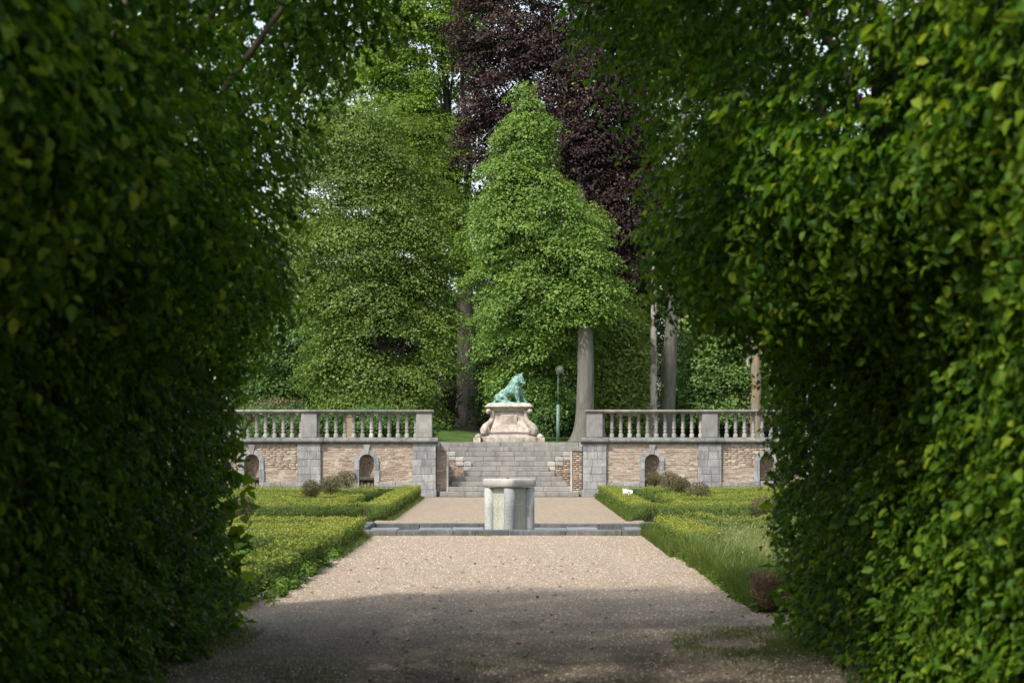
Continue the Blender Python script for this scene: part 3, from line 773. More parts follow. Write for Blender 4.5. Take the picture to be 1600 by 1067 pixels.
# ------------------------------------------------------------------ clipped box hedges
def hedge_run(buf, x0, x1, y0, y1, h, dens=900, tuft=.03, wob=.05, base=0., warm=0.0, zmin=0.):
    """leafy shell on a low clipped block"""
    nx, ny = max(2, int((x1 - x0) / .12)), max(2, int((y1 - y0) / .12))
    core = box_np(x0 + .07, x1 - .07, y0 + .07, y1 - .07, -.02, h - .07); buf.add(core, [BOXF], .3, 0)
    cx, cy = (x0 + x1) / 2, (y0 + y1) / 2
    faces = [((x1 - x0) * (y1 - y0), 'top'), ((x1 - x0) * h, 'front'), ((y1 - y0) * h, 'l'), ((y1 - y0) * h, 'r'), ((x1 - x0) * h * .3, 'back')]
    for area, f in faces:
        n = int(area * dens * (1.25 if f in ('front', 'l', 'r') else 1)); u, v = rng.random(n), rng.random(n)
        xr, yr, zr = x0 + (x1 - x0) * u, y0 + (y1 - y0) * v, h * (rng.random(n) ** .8)
        if f == 'top': P = np.stack([xr, yr, np.full(n, h)], 1); N = np.tile([0, 0, 1.0], (n, 1))
        elif f == 'front': P = np.stack([xr, np.full(n, y0), zr], 1); N = np.tile([0, -1.0, .2], (n, 1))
        elif f == 'back': P = np.stack([xr, np.full(n, y1), zr], 1); N = np.tile([0, 1.0, .2], (n, 1))
        elif f == 'l': P = np.stack([np.full(n, x0), yr, zr], 1); N = np.tile([-1.0, 0, .2], (n, 1))
        else: P = np.stack([np.full(n, x1), yr, zr], 1); N = np.tile([1.0, 0, .2], (n, 1))
        lump = vnoise(P, 3.2, 3) - .5; fine = vnoise(P, 14, 5) - .5
        P = P + N * (lump * wob * 2 + fine * .05 - rng.random(n) * .05)[:, None]
        if f == 'top': P[:, 2] += rng.random(n) ** 8 * .04
        Nn = unit(N * .5 + rng.normal(0, .55, (n, 3)) + np.array([0, 0, .35]))
        T = rng.normal(0, 1, (n, 3)) + N * .8 + np.array([0, 0, .9])
        ti = np.clip(.38 + .15 * rng.normal(0, 1, n) + (.2 if f == 'top' else -.3 + .28 * np.clip(P[:, 2] / h * 3 - 2, 0, 1)) + fine * .5 + warm, 0, 1)  # tops yellower as new growth; sides darkened in the tint to suggest shade
        s = tuft * rng.uniform(.7, 1.35, n)
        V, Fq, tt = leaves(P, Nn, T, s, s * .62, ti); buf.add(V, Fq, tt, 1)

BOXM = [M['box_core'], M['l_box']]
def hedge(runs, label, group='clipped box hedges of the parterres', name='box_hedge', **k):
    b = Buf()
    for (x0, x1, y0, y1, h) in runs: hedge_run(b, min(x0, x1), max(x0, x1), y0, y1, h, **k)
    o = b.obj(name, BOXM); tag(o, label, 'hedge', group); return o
for s, side, other in ((-1, 'left', 'left'), (1, 'right', 'right')):
    def sx(a, b): return (s * a, s * b)
    w = .5
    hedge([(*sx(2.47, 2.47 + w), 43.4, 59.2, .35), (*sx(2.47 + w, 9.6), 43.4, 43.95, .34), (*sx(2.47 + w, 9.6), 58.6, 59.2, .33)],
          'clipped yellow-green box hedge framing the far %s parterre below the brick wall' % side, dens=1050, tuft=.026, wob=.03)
    rows = [(45.4, 46.3, 3.6, 9.4), (47.9, 48.9, 3.6, 6.3), (50.6, 51.5, 3.6, 9.2), (53.2, 54.1, 4.4, 9.2), (56.0, 56.9, 3.6, 9.4)]
    words = ['innermost front row', 'short second row', 'third row', 'fourth row', 'rear row']
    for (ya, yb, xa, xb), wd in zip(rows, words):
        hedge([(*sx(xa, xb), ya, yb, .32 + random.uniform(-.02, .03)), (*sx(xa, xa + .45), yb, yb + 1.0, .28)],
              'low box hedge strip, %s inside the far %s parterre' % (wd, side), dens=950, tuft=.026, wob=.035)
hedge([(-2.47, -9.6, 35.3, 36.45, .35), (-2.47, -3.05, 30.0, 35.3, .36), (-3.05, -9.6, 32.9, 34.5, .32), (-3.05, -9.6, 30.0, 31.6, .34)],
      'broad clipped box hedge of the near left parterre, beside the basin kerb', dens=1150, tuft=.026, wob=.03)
b = Buf()
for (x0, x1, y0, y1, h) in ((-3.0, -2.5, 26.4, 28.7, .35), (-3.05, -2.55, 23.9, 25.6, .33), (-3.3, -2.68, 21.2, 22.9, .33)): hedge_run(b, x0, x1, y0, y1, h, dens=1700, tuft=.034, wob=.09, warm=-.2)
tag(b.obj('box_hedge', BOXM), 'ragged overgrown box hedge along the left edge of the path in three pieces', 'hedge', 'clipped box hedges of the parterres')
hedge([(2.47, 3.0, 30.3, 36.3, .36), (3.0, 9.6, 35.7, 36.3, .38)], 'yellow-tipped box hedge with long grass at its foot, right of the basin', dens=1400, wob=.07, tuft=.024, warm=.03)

# ------------------------------------------------------------------ small ball-headed box trees
def ball_tree(cx, cy, cz, r, label, rz=1.0, n=2600):
    t = tag(empty('topiary_ball', (cx, cy, 0)), label, 'topiary', 'ball topiaries in the parterres')
    b = Buf(); V, Fq = tube([(0, 0, -.02), (.02, .01, cz * .5), (0, 0, cz)], [.022, .018, .02], 7); b.add(V, Fq)
    for k in range(14):
        a = rng.uniform(0, 6.28); e = rng.uniform(-.2, 1.3); d = np.array([math.cos(a) * math.cos(e), math.sin(a) * math.cos(e), math.sin(e) * rz])
        V, Fq = tube([(0, 0, cz - r * .7 * rz), tuple(np.array([0, 0, cz]) + d * r * .45), tuple(np.array([0, 0, cz]) + d * r * .93)], [.009, .006, .003], 4); b.add(V, Fq)
    b.obj('stem', [M['bark_twig']], t, smooth=True)
    D = unit(rng.normal(0, 1, (n, 3))); rad = r * (1 - rng.random(n) ** 2 * .55) * (1 + .22 * (vnoise(D, 2.4, int(cx * 9) % 50) - .5))
    P = D * rad[:, None] * np.array([1, 1, rz]) + np.array([0, 0, cz])
    s = .032 * rng.uniform(.7, 1.4, n)
    V, Fq, tt = leaves(P, D + rng.normal(0, .6, (n, 3)), D + rng.normal(0, .8, (n, 3)) + np.array([0, 0, .4]), s, s * .5, np.clip(.4 + .25 * rng.normal(0, 1, n) + .3 * D[:, 2] * 0, 0, 1))
    c = Buf(); c.add(V, Fq, tt); c.obj('crown', [M['l_olive']], t)
for (px, py, Y, dpx, rz, lab) in (
    (486, 764, 49.5, 29, 1.0, 'small round olive-brown topiary on a thin stem, leftmost of three before the left brick bay'),
    (515.5, 757.5, 53, 33, .85, 'middle of three olive-brown ball topiaries in front of the left wall'),
    (541, 749, 56.8, 36, .8, 'olive-brown ball topiary touching the left arched niche, tallest of its row'),
    (380, 792, 41.2, 36, 1.0, 'twiggy ball topiary with a pale stem against the dark left hornbeam hedge'),
    (1046, 751, 56.5, 36, .75, 'spreading olive topiary directly in front of the right arched niche'),
    (1022, 748, 57.6, 26, .8, 'small dark topiary half hiding the foot of the right niche'),
    (1063, 757, 53.0, 30, .8, 'sparse olive topiary between the spreading one and the round brown ball'),
    (1090, 770, 50.0, 41, .82, 'round brown-tipped ball topiary without visible stem in the far right parterre'),
    (1194, 794, 43.4, 46, .8, 'low dome topiary at the right end of the far parterre beside the hornbeam')):
    ball_tree(PX(px, Y), Y, PZ(py, Y), dpx / 2 * Y / F, lab, rz)

# label stand
def sign():
    Y = 51.0; x, z = PX(981, Y), PZ(772, Y)
    t = tag(empty('plant_sign', (x, Y, 0), .15), 'small tilted white information panel on a short post in the right box hedges', 'sign')
    me = block_mesh(.25, .012, .18, .003, M['white'], 'sign'); o = link('panel', me, None, t, loc=(0, 0, z + .04), rot=(R(-34), R(8), R(8)))
    me = block_mesh(.07, .004, .045, 0, M['ink'], 'ink'); link('printed_picture', me, None, o, loc=(.02, -.009, .01), rot=(0, R(30), 0))
    b = Buf(); V, Fq = tube([(0, .02, -.05), (0, .02, z)], [.012, .012], 6); b.add(V, Fq); b.obj('post', [M['metal_green']], t)
sign()

# ------------------------------------------------------------------ grass, weeds
def blades(n, xf, yf, hmin, hmax, lean=.3, w=.006, seed=0, z=None, ti=(.4, .2), ymask=None):
    X, Y = xf(n), yf(n); Z = np.zeros(n) if z is None else z(X, Y)
    if ymask is not None:
        k = ymask(X, Y); X, Y, Z = X[k], Y[k], Z[k]; n = len(X)
    pn = vnoise(np.stack([X, Y, Z * 0], 1), 1.7, 6); h = rng.uniform(hmin, hmax, n) * (.65 + .7 * pn); a = rng.uniform(0, 6.28, n); l = np.abs(rng.normal(0, lean, n)) * h
    D = np.stack([np.cos(a), np.sin(a), np.zeros(n)], 1); S = np.stack([-np.sin(a + .6), np.cos(a + .6), np.zeros(n)], 1) * (w * rng.uniform(.6, 1.3, n))[:, None]
    P = np.stack([X, Y, Z], 1); mid = P + D * (l * .35)[:, None] + np.array([0, 0, 1]) * (h * .6)[:, None]; tip = P + D * l[:, None] + np.array([0, 0, 1]) * h[:, None]
    V = np.stack([P - S, P + S, mid + S * .7, mid - S * .7, tip], 1).reshape(-1, 3); i = np.arange(n)[:, None] * 5
    t = np.clip(rng.normal(ti[0], ti[1], n) + .5 * (vnoise(np.stack([X, Y * .6, Z * 0], 1), 2.6, 12) - .5), 0, 1)
    return V, [i + np.array([[0, 1, 2, 3]]), i + np.array([[3, 2, 4]])], np.repeat(t, 5)
U = lambda a, b: (lambda n: rng.uniform(a, b, n))
b = Buf()
b.add(*blades(36000, U(2.75, 6.2), U(21.6, 35.6), .12, .33, .55, .0035, ti=(.58, .22)))
ns_ = 7000; Pm = np.stack([rng.uniform(2.75, 6.2, ns_), rng.uniform(21.8, 35.6, ns_), rng.uniform(.2, .42, ns_)], 1); L_ = rng.uniform(.015, .04, ns_)
Vm, Fm, tm = leaves(Pm, rng.normal(0, 1, (ns_, 3)), rng.normal(0, .6, (ns_, 3)) + np.array([0, 0, 1]), L_, L_ * .5, np.clip(rng.normal(.75, .2, ns_), 0, 1)); b.add(Vm, Fm, tm)
b.add(*blades(9000, lambda n: 2.42 + rng.random(n) ** 1.6 * .7, U(21.0, 30.2), .12, .38, .5, .006, ti=(.3, .2)))
b.add(*blades(350, U(2.5, 5.8), U(21.8, 33), .4, .58, .35, .002, ti=(.95, .1)))
tag(b.obj('meadow_grass', [M['l_grass']]), 'tall unmown grass filling the near right parterre', 'grass', kind='stuff')
b = Buf()
b.add(*blades(9000, lambda n: 2.5 - rng.random(n) ** 2 * .2, U(30.3, 37), .06, .26, .5, .005, ti=(.25, .2)))
b.add(*blades(5000, lambda n: 2.5 - rng.random(n) ** 2 * .13, U(43, 59), .05, .16, .5, .005, ti=(.25, .2)))
b.add(*blades(4000, lambda n: -2.5 + rng.random(n) ** 2 * .15, U(30, 59), .04, .12, .5, .005, ti=(.35, .2), ymask=lambda X, Y: (Y > 43.3) | (Y < 36.6)))
b.add(*blades(1500, U(-2.6, 2.6), lambda n: 36.93 - rng.random(n) ** 2 * .12, .01, .05, .5, .004, ti=(.5, .2), ymask=lambda X, Y: vnoise(np.stack([X, Y, Y], 1), 2.0, 2) > .55))
tag(b.obj('edge_grass', [M['l_grass']]), 'short grass growing along the foot of the box hedges and basin kerb', 'grass', kind='stuff')
b = Buf()
def msk(X, Y): return (rng.random(len(X)) < np.clip(1.25 - np.abs(Y - 17.9) / 1.7, 0, 1) ** 1.5) & (vnoise(np.stack([X, Y * .5, Y * 0], 1), 2.6, 8) + .35 * (rng.random(len(X)) - .5) + .25 * (vnoise(np.stack([X, Y, Y * 0], 1), 11, 3) - .5) > .5)
b.add(*blades(14000, lambda n: 2.5 - rng.random(n) ** 1.5 * 1.15, U(16.2, 19.4), .012, .04, .7, .003, ti=(.3, .2), ymask=msk))
b.add(*blades(9000, lambda n: -2.6 + rng.random(n) ** 2.2 * .42, U(14, 21.5), .012, .04, .7, .003, ti=(.3, .2), ymask=msk))
b.add(*blades(6000, U(-2.4, 2.4), U(14.2, 16.4), .01, .03, .7, .003, ti=(.35, .25), ymask=lambda X, Y: vnoise(np.stack([X, Y * .5, Y * 0], 1), 1.8, 4) > .56))
tag(b.obj('path_grass', [M['l_grass']]), 'thin shaded grass patches on the gravel beside the hornbeam hedges', 'grass', kind='stuff')

def weed_patch(b, n_pl, xf, yf, hmin, hmax, leaf=(.05, .12)):
    X, Y = xf(n_pl), yf(n_pl)
    for x, y in zip(X, Y):
        h = rng.uniform(hmin, hmax); m = rng.integers(10, 22); k = rng.random(m)
        a = rng.uniform(0, 6.28, m); rr = h * .45 * (1 - k * .6) * rng.uniform(.3, 1, m)
        P = np.stack([x + np.cos(a) * rr * .5, y + np.sin(a) * rr * .5, k * h], 1)
        D = np.stack([np.cos(a), np.sin(a), rng.uniform(-.3, .5, m)], 1); s = rng.uniform(*leaf, m)
        V, Fq, tt = leaves(P, np.array([0, 0, 1.0]) + D * .3 + rng.normal(0, .3, (m, 3)), D, s, s * .55, np.clip(rng.normal(.45, .22, m), 0, 1), 'hex'); b.add(V, Fq, tt)
b = Buf(); weed_patch(b, 650, U(-5.2, -3.0), U(21.5, 29.3), .08, .26); weed_patch(b, 120, lambda n: -2.62 + rng.random(n) * .2, U(21.8, 30), .06, .2, (.03, .07))
tag(b.obj('weeds', [M['l_weed']]), 'mixed leafy weeds filling the near left bed behind its ragged hedge', 'weeds', kind='stuff')
b = Buf(); weed_patch(b, 330, lambda n: 2.45 + rng.random(n) ** 1.3 * 1.2, U(20.9, 25.5), .06, .22); weed_patch(b, 160, lambda n: 2.42 + rng.random(n) ** 1.5 * .5, U(24.5, 30), .05, .22, (.03, .07))
tag(b.obj('weeds', [M['l_weed']]), 'bright leafy weeds at the path edge around the brown clipped stump', 'weeds', kind='stuff')

def dead_shrub():
    Y = 20.9; x0, x1 = PX(1172, Y), PX(1245, Y); cx = (x0 + x1) / 2
    t = tag(empty('dead_shrub', (cx, Y, 0)), 'brown dead flat-topped clipped shrub at the right path edge among green weeds', 'shrub')
    z1 = PZ(899, Y); z0 = .04
    b = Buf(); n = 5200; hw = (x1 - x0) / 2
    P = np.stack([rng.uniform(-hw, hw, n), rng.uniform(-.22, .22, n), z0 + (z1 - z0) * rng.random(n) ** .6], 1)
    P[:, 0] *= .75 + .25 * (P[:, 2] / z1)
    V, Fq, tt = leaves(P, rng.normal(0, 1, (n, 3)), rng.normal(0, .35, (n, 3)) + np.array([0, 0, 1]), rng.uniform(.03, .07, n), .007, rng.random(n)); b.add(V, Fq, tt); b.obj('twigs', [M['l_dead']], t)
    c = Buf()
    for k in range(9):
        V, Fq = tube([(rng.uniform(-.05, .05), 0, -.02), (rng.uniform(-hw, hw) * .6, rng.uniform(-.1, .1), z1 * .6), (rng.uniform(-hw, hw) * .9, rng.uniform(-.2, .2), z1 * .95)], [.014, .009, .004], 5); c.add(V, Fq)
    c.obj('stem', [M['bark_twig']], t)
dead_shrub()

# loose pebbles lying proud on the gravel, denser towards the camera
def pebbles():
    n = 19000; Y = 14.3 + rng.random(n) ** 1.5 * 26; X = rng.uniform(-2.5, 2.5, n); keep = ~((Y > 36.7) & (Y < 42)); X, Y = X[keep], Y[keep]; n = len(X)
    r = rng.uniform(.005, .013, n); o = np.array([(1, 0, 0), (-.5, .87, 0), (-.5, -.87, 0), (.15, .1, 1)])
    a = rng.uniform(0, 6.28, n); ca, sa = np.cos(a), np.sin(a)
    V = np.stack([np.stack([X + r * (o[k, 0] * ca - o[k, 1] * sa) * rng.uniform(.7, 1.3, n), Y + r * (o[k, 0] * sa + o[k, 1] * ca), .002 + o[k, 2] * r * .8], 1) for k in range(4)], 1).reshape(-1, 3)
    i = np.arange(n)[:, None] * 4; F_ = [np.vstack([i + np.array([[0, 1, 3]]), i + np.array([[1, 2, 3]]), i + np.array([[2, 0, 3]])])]
    me = np_mesh('loose_gravel', V, F_, np.repeat(rng.random(n), 4)); tag(link('loose_gravel', me, M['pebble']), 'loose tan gravel lying on the path', 'gravel', kind='stuff')
pebbles()

nf_ = 420; Pf = np.stack([rng.normal(0, 1.5, nf_).clip(-2.6, 2.6), 14.3 + rng.random(nf_) ** 1.6 * 16, np.full(nf_, .008)], 1); L_ = rng.uniform(.025, .06, nf_)
Vm, Fm, tm = leaves(Pf, np.array([0, 0, 1.0]) + rng.normal(0, .25, (nf_, 3)), rng.normal(0, 1, (nf_, 3)), L_, L_ * .6, rng.random(nf_), 'hex'); b = Buf(); b.add(Vm, Fm, tm)
tag(b.obj('fallen_leaves', [M['l_dead']]), 'brown fallen leaves scattered over the shaded gravel', 'leaves', kind='stuff')

# ------------------------------------------------------------------ trees
def crown(name, prof, Y, mat, n_cl, n_lf, cl_r, leaf, parent, tint=(.5, .22), seed=1, shell=.55, front=.62, flat=.55, depth=1.0, droop=.3, oxy=(0, 0), gaps=0.0, base_pt=None, bark=None, nbr=14, rbr=.05):
    """prof: (py, px_left, px_right) outline rows in photo pixels at distance Y. Leaf clusters fill that envelope."""
    g = np.random.default_rng(seed)
    py = np.array([p[0] for p in prof], float); l = np.array([p[1] for p in prof], float); r = np.array([p[2] for p in prof], float)
    zz = PZ(py, Y); o = np.argsort(zz); zz = zz[o]; cx = PX((l + r) / 2, Y)[o]; rad = ((r - l) / 2 / F * Y)[o]
    zs = np.linspace(zz[0], zz[-1], 200); rs = np.interp(zs, zz, rad); w = rs ** 1.2; w = w / w.sum()
    z = g.choice(zs, n_cl, p=w) + g.normal(0, .1, n_cl); R0 = np.interp(z, zz, rad); X0 = np.interp(z, zz, cx)
    th = g.uniform(0, 2 * np.pi, n_cl); fr = g.random(n_cl) < front; th = np.where(fr, -np.pi / 2 + g.normal(0, .95, n_cl), th)
    k = shell + (1 - shell) * g.random(n_cl) ** .6
    dirs = np.stack([np.cos(th), np.sin(th), z * .42], 1); lump = .62 + .46 * vnoise(dirs, 1.5, seed) + .36 * vnoise(dirs, 3.6, seed + 2)
    P = np.stack([X0 + R0 * k * lump * np.cos(th), Y + R0 * depth * k * lump * np.sin(th), z], 1)
    kb = (np.sin(th) < .35) | (g.random(n_cl) < .5); P = P[kb]; th = th[kb]
    if gaps: 
        kk = vnoise(P, .75, seed + 5) > gaps; P = P[kk]; th = th[kk]
    n = len(P); cr = cl_r * g.uniform(.55, 1.35, n)
    n_lf_i = np.maximum(3, (n_lf * (cr / cl_r) ** 2).astype(int)); idx = np.repeat(np.arange(n), n_lf_i); m = len(idx)
    q = unit(g.normal(0, 1, (m, 3))) * (g.random(m) ** .45)[:, None]
    out = np.stack([np.cos(th), np.sin(th), np.full(n, .0)], 1)[idx]
    off = q * cr[idx][:, None] * np.array([1, 1, flat]); off[:, 2] -= droop * cr[idx] * (np.sum(off * out, 1) / cr[idx]).clip(0)
    LP = P[idx] + off
    N = unit(out * .35 + np.array([0, 0, .65]) + q * .55 + g.normal(0, .4, (m, 3)))
    T = out * .6 + g.normal(0, .8, (m, 3)) + np.array([0, 0, -.5])
    s = leaf * g.uniform(.5, 1.45, m)
    ti = np.clip(tint[0] + tint[1] * g.normal(0, 1, m) * .7 + (g.normal(0, tint[1] * .5, n))[idx] + .15 * q[:, 2], 0, 1)
    V, Fq, tt = leaves(LP - np.array(parent.location), N, T, s, s * .7, ti)
    me = np_mesh(name, V, Fq, tt); link(name, me, mat, parent)
    if base_pt is not None:
        b = Buf(); bp = np.array(base_pt, float); sel = g.choice(n, min(nbr, n), replace=False)
        for i in sel:
            tgt = P[i]; zt = bp[2] + (tgt[2] - bp[2]) * g.uniform(.2, .62); st = np.array([np.interp(zt, zz, cx) * .5 + bp[0] * .5, Y, zt]); st[:2] = bp[:2] * .6 + st[:2] * .4
            mid = (st + tgt) / 2 + np.array([g.normal(0, .2), g.normal(0, .2), -.12 * np.linalg.norm(tgt - st)])
            a1 = st * .5 + mid * .5 + np.array([0, 0, .02]); Vb, Fb = tube(np.array([st, a1, mid, mid * .4 + tgt * .6, tgt]) - np.array(parent.location), np.array([1, .8, .55, .35, .12]) * rbr * g.uniform(.6, 1.3), 5); b.add(Vb, Fb)
        b.obj('branches', [bark or M['bark_twig']], parent, smooth=True)
    return me

def trunk(parent, pts, mat, sides=14, name='trunk', lump=.12, flare=1.5, seed=1):
    """pts: (px, py, width px) rows at distance Y given by parent's location"""
    Y = parent.location.y; pts = [(*p, 0) if len(p) == 3 else p for p in pts]; P = np.array([(PX(a, Y + e), Y + e, PZ(b_, Y + e)) for a, b_, _, e in pts]); r = np.array([w / 2 / F * Y for _, _, w, _ in pts])
    t = np.linspace(0, 1, len(P)); tt = np.linspace(0, 1, 26); PP = np.stack([np.interp(tt, t, P[:, i]) for i in range(3)], 1); rr = np.interp(tt, t, r)
    V, Fq = tube(PP - np.array(parent.location), rr, sides, lump, seed); b = Buf(); b.add(V, Fq); return b.obj(name, [mat], parent, smooth=True)

def tree(name, px, Y, label, cat='tree', group='trees on the upper lawn', z=None):
    x = PX(px, Y); z = float(lawn_z(np.array([x]), np.array([Y]))[0]) - .05 if z is None else z
    return tag(empty(name, (x, Y, z)), label, cat, group)

# bright green conical maple behind the statue
Y = 73.0
t = tree('maple_tree', 818, Y, 'bright green cone-shaped young maple directly behind the bronze statue')
trunk(t, [(818, 700, 9), (817, 560, 8), (818, 400, 6), (820, 270, 4), (822, 160, 1.5)], M['bark_grey'], 8)
crown('crown', [(138, 815, 829), (165, 795, 852), (200, 782, 868), (225, 775, 866), (260, 752, 880), (300, 735, 905), (340, 722, 938), (380, 738, 936), (430, 738, 950), (480, 745, 960), (520, 735, 930), (560, 745, 905), (600, 756, 890), (640, 775, 870)],
      Y, M['l_maple'], 800, 125, .56, .10, t, (.5, .24), 3, .35, .66, .34, .8, .7, gaps=.22, base_pt=(PX(818, Y), Y, 2), bark=M['bark_grey'], nbr=70, rbr=.035)
crown('crown', [(370, 880, 940), (410, 870, 962), (450, 860, 972), (480, 860, 985), (505, 890, 950)], 71.4, M['l_maple'], 105, 110, .5, .10, t, (.5, .24), 5, .1, .5, .3, .5, .8)
crown('crown', [(142, 812, 832), (170, 798, 850), (205, 790, 862), (235, 790, 864)], Y, M['l_maple'], 40, 110, .36, .10, t, (.55, .24), 8, .1, .6, .4, .8, .6)
# yellow-green lime at left, branches down to the balustrade
Y = 80.0
t = tree('lime_tree', 600, Y, 'large yellow-green spreading tree drooping over the left balustrade')
trunk(t, [(598, 680, 18), (600, 500, 16), (598, 330, 9), (590, 200, 4)], M['bark_dark'], 10)
crown('crown', [(130, 480, 610), (175, 455, 650), (230, 440, 680), (290, 440, 705), (340, 440, 722), (380, 445, 732), (440, 470, 722), (500, 475, 725), (550, 470, 722), (590, 465, 712), (625, 480, 700), (648, 500, 680)],
      Y, M['l_lime'], 1050, 150, .85, .10, t, (.5, .25), 11, .3, .6, .26, .5, .75, gaps=.27, base_pt=(PX(600, Y), Y, 3), bark=M['bark_dark'], nbr=60, rbr=.05)
# tall beech: dark trunk left of the statue, open crown above
Y = 88.0
t = tree('beech_tree', 728, Y, 'tall beech with a thick dark trunk left of the statue and an open green crown')
trunk(t, [(728, 676, 50), (728, 664, 42), (728, 645, 35), (729, 600, 31), (728, 560, 30), (727, 500, 26), (726, 380, 22), (712, 300, 14), (700, 200, 9), (690, 80, 6)], M['bark_dark'], 16, lump=.15)
for pts in ([(724, 420, 16), (690, 300, 11), (655, 230, 7), (630, 160, 4)], [(722, 380, 12), (735, 250, 9), (722, 130, 6), (725, 20, 3)], [(712, 300, 9), (660, 270, 6), (600, 262, 3)], [(705, 260, 7), (745, 180, 5), (760, 60, 3)], [(690, 300, 7), (650, 200, 5), (610, 80, 3)]):
    trunk(t, pts, M['bark_dark'], 8, 'limb')
crown('crown', [(-60, 570, 780), (0, 560, 770), (60, 560, 760), (120, 560, 750), (180, 560, 745), (240, 570, 740), (300, 590, 740), (345, 630, 740), (420, 660, 745)],
      Y, M['l_beech'], 1050, 110, .62, .115, t, (.55, .25), 21, .2, .5, .35, .5, .3, gaps=.25, base_pt=(PX(715, Y), Y, 9), bark=M['bark_dark'], nbr=60, rbr=.05)
# copper beech: grey trunk right of the statue, purple crown behind the maple
Y = 71.5
t = tree('copper_beech', 915, Y, 'large copper beech with dark purple crown and smooth grey trunk right of the statue')
trunk(t, [(908, 700, 50), (911, 688, 42), (913, 670, 33), (914, 640, 28), (915, 580, 26), (914, 500, 24), (912, 420, 21, 1.2), (908, 300, 16, 4.2), (906, 200, 12, 5.6), (905, 100, 9, 6.2), (890, 0, 7, 7), (880, -80, 4, 7.5)], M['bark_grey'], 16, lump=.08)
crown('crown', [(-90, 740, 1010), (-20, 715, 1010), (40, 700, 1010), (100, 715, 1010), (170, 730, 1015), (230, 715, 1025), (300, 760, 1035), (360, 800, 1035), (420, 880, 1030), (465, 950, 1010)],
      78.5, M['l_copper'], 1050, 120, .62, .115, t, (.45, .25), 31, .3, .72, .42, .6, .5, gaps=.12, base_pt=(PX(906, 75), 75, 8), bark=M['bark_grey'], nbr=70, rbr=.06)
crown('crown', [(60, 870, 960), (120, 865, 990), (200, 862, 1030), (280, 875, 1035), (340, 890, 1035), (400, 920, 1030), (440, 940, 1020)], 75.6, M['l_copper'], 330, 120, .5, .11, t, (.42, .25), 33, .2, .7, .5, .35, .5)
# three more trunks behind the right balustrade
t = tree('beech_tree', 1045, 76.0, 'grey smooth-barked beech behind the right balustrade, its trunk leaning slightly right')
trunk(t, [(1038, 700, 36), (1041, 680, 28), (1043, 640, 24), (1045, 580, 23), (1050, 500, 20), (1056, 420, 17), (1062, 300, 14), (1070, 150, 10), (1075, 0, 6)], M['bark_grey'], 14)
crown('crown', [(-40, 990, 1180), (60, 980, 1200), (160, 980, 1210), (260, 990, 1215), (340, 1000, 1215), (420, 1010, 1205), (450, 1040, 1190)], 79.0, M['l_beech'], 330, 90, .65, .13, t, (.35, .22), 41, .3, .6, .42, .6, .4, gaps=.25)
t = tree('plane_tree', 1021, 73.6, 'slim tree with pale flaking mottled bark between the two smooth grey trunks')
trunk(t, [(1020, 690, 16), (1021, 640, 12), (1021, 560, 11), (1022, 470, 10), (1021, 430, 8), (1022, 390, 5)], M['bark_flaky'], 12)
crown('crown', [(250, 985, 1060), (320, 985, 1060), (400, 990, 1055), (460, 1000, 1045), (480, 1010, 1035)], 85.5, M['l_lime'], 90, 80, .5, .12, t, (.5, .25), 43, .3)
t = tree('beech_tree', 1168, 77.0, 'dark speckled trunk beside the orange one at the right end of the balustrade')
trunk(t, [(1165, 700, 26), (1169, 640, 15), (1170, 560, 12), (1170, 450, 11), (1165, 300, 8), (1160, 100, 5)], M['bark_flaky'], 12)
crown('crown', [(60, 1120, 1260), (200, 1110, 1280), (320, 1120, 1290), (440, 1130, 1270), (520, 1145, 1200), (560, 1150, 1180)], 79, M['l_copper'], 230, 80, .55, .12, t, (.4, .25), 47, .3, gaps=.3)
t = tree('beech_tree', 1182, 76.6, 'trunk streaked with orange lichen at the right end of the balustrade')
trunk(t, [(1182, 700, 24), (1181, 640, 17), (1181, 560, 16), (1184, 450, 14), (1190, 300, 11), (1200, 100, 7)], M['bark_orange'], 12)
crown('crown', [(0, 1180, 1340), (150, 1180, 1360), (300, 1190, 1360), (420, 1200, 1340), (480, 1220, 1300)], 79, M['l_beech'], 200, 70, .65, .14, t, (.45, .25), 48, .3)

# middle distance: shrubs and small trees behind the balustrades
def bush(name, prof, Y, mat, n_cl, n_lf, cl, leaf, label, seed, tint=(.5, .24), group='shrubs along the back of the lawn', cat='shrub', **k):
    px = (prof[-1][1] + prof[-1][2]) / 2
    t = tree(name, px, Y, label, cat, group)
    h = PZ(prof[0][0], Y) - t.location.z
    b = Buf()
    for i in range(4):
        V, Fq = tube([(rng.uniform(-.1, .1), 0, -.1), (rng.uniform(-.3, .3), rng.uniform(-.2, .2), h * .4), (rng.uniform(-.7, .7), rng.uniform(-.3, .3), h * .75)], [.07, .05, .02], 6); b.add(V, Fq)
    b.obj('stem', [M['bark_dark']], t, smooth=True)
    crown('crown', prof, Y, mat, n_cl, n_lf, cl, leaf, t, tint, seed, **k)
G = 'trees at the back of the garden'
bush('hazel_tree', [(478, 935, 985), (510, 925, 1000), (550, 922, 1012), (600, 925, 1014), (640, 930, 1012), (672, 940, 1008)], 75.2, M['l_lime'], 260, 110, .55, .12, 'yellow-green bushy tree just right of the grey copper beech trunk', 51, (.75, .24), G, 'tree')
bush('small_tree', [(520, 1060, 1120), (545, 1050, 1165), (580, 1048, 1180), (620, 1050, 1180), (660, 1055, 1175)], 78.0, M['l_mid'], 280, 110, .5, .115, 'dense fresh green small tree filling the gap right of the leaning grey trunk', 52, (.75, .22), G, 'tree')
bush('small_tree', [(480, 1080, 1160), (510, 1070, 1200), (560, 1080, 1240), (620, 1110, 1250), (670, 1130, 1250)], 97.0, M['l_lime'], 220, 90, .7, .15, 'pale yellow-green tree farther back between the leaning and orange trunks', 53, (.75, .22), G, 'tree')
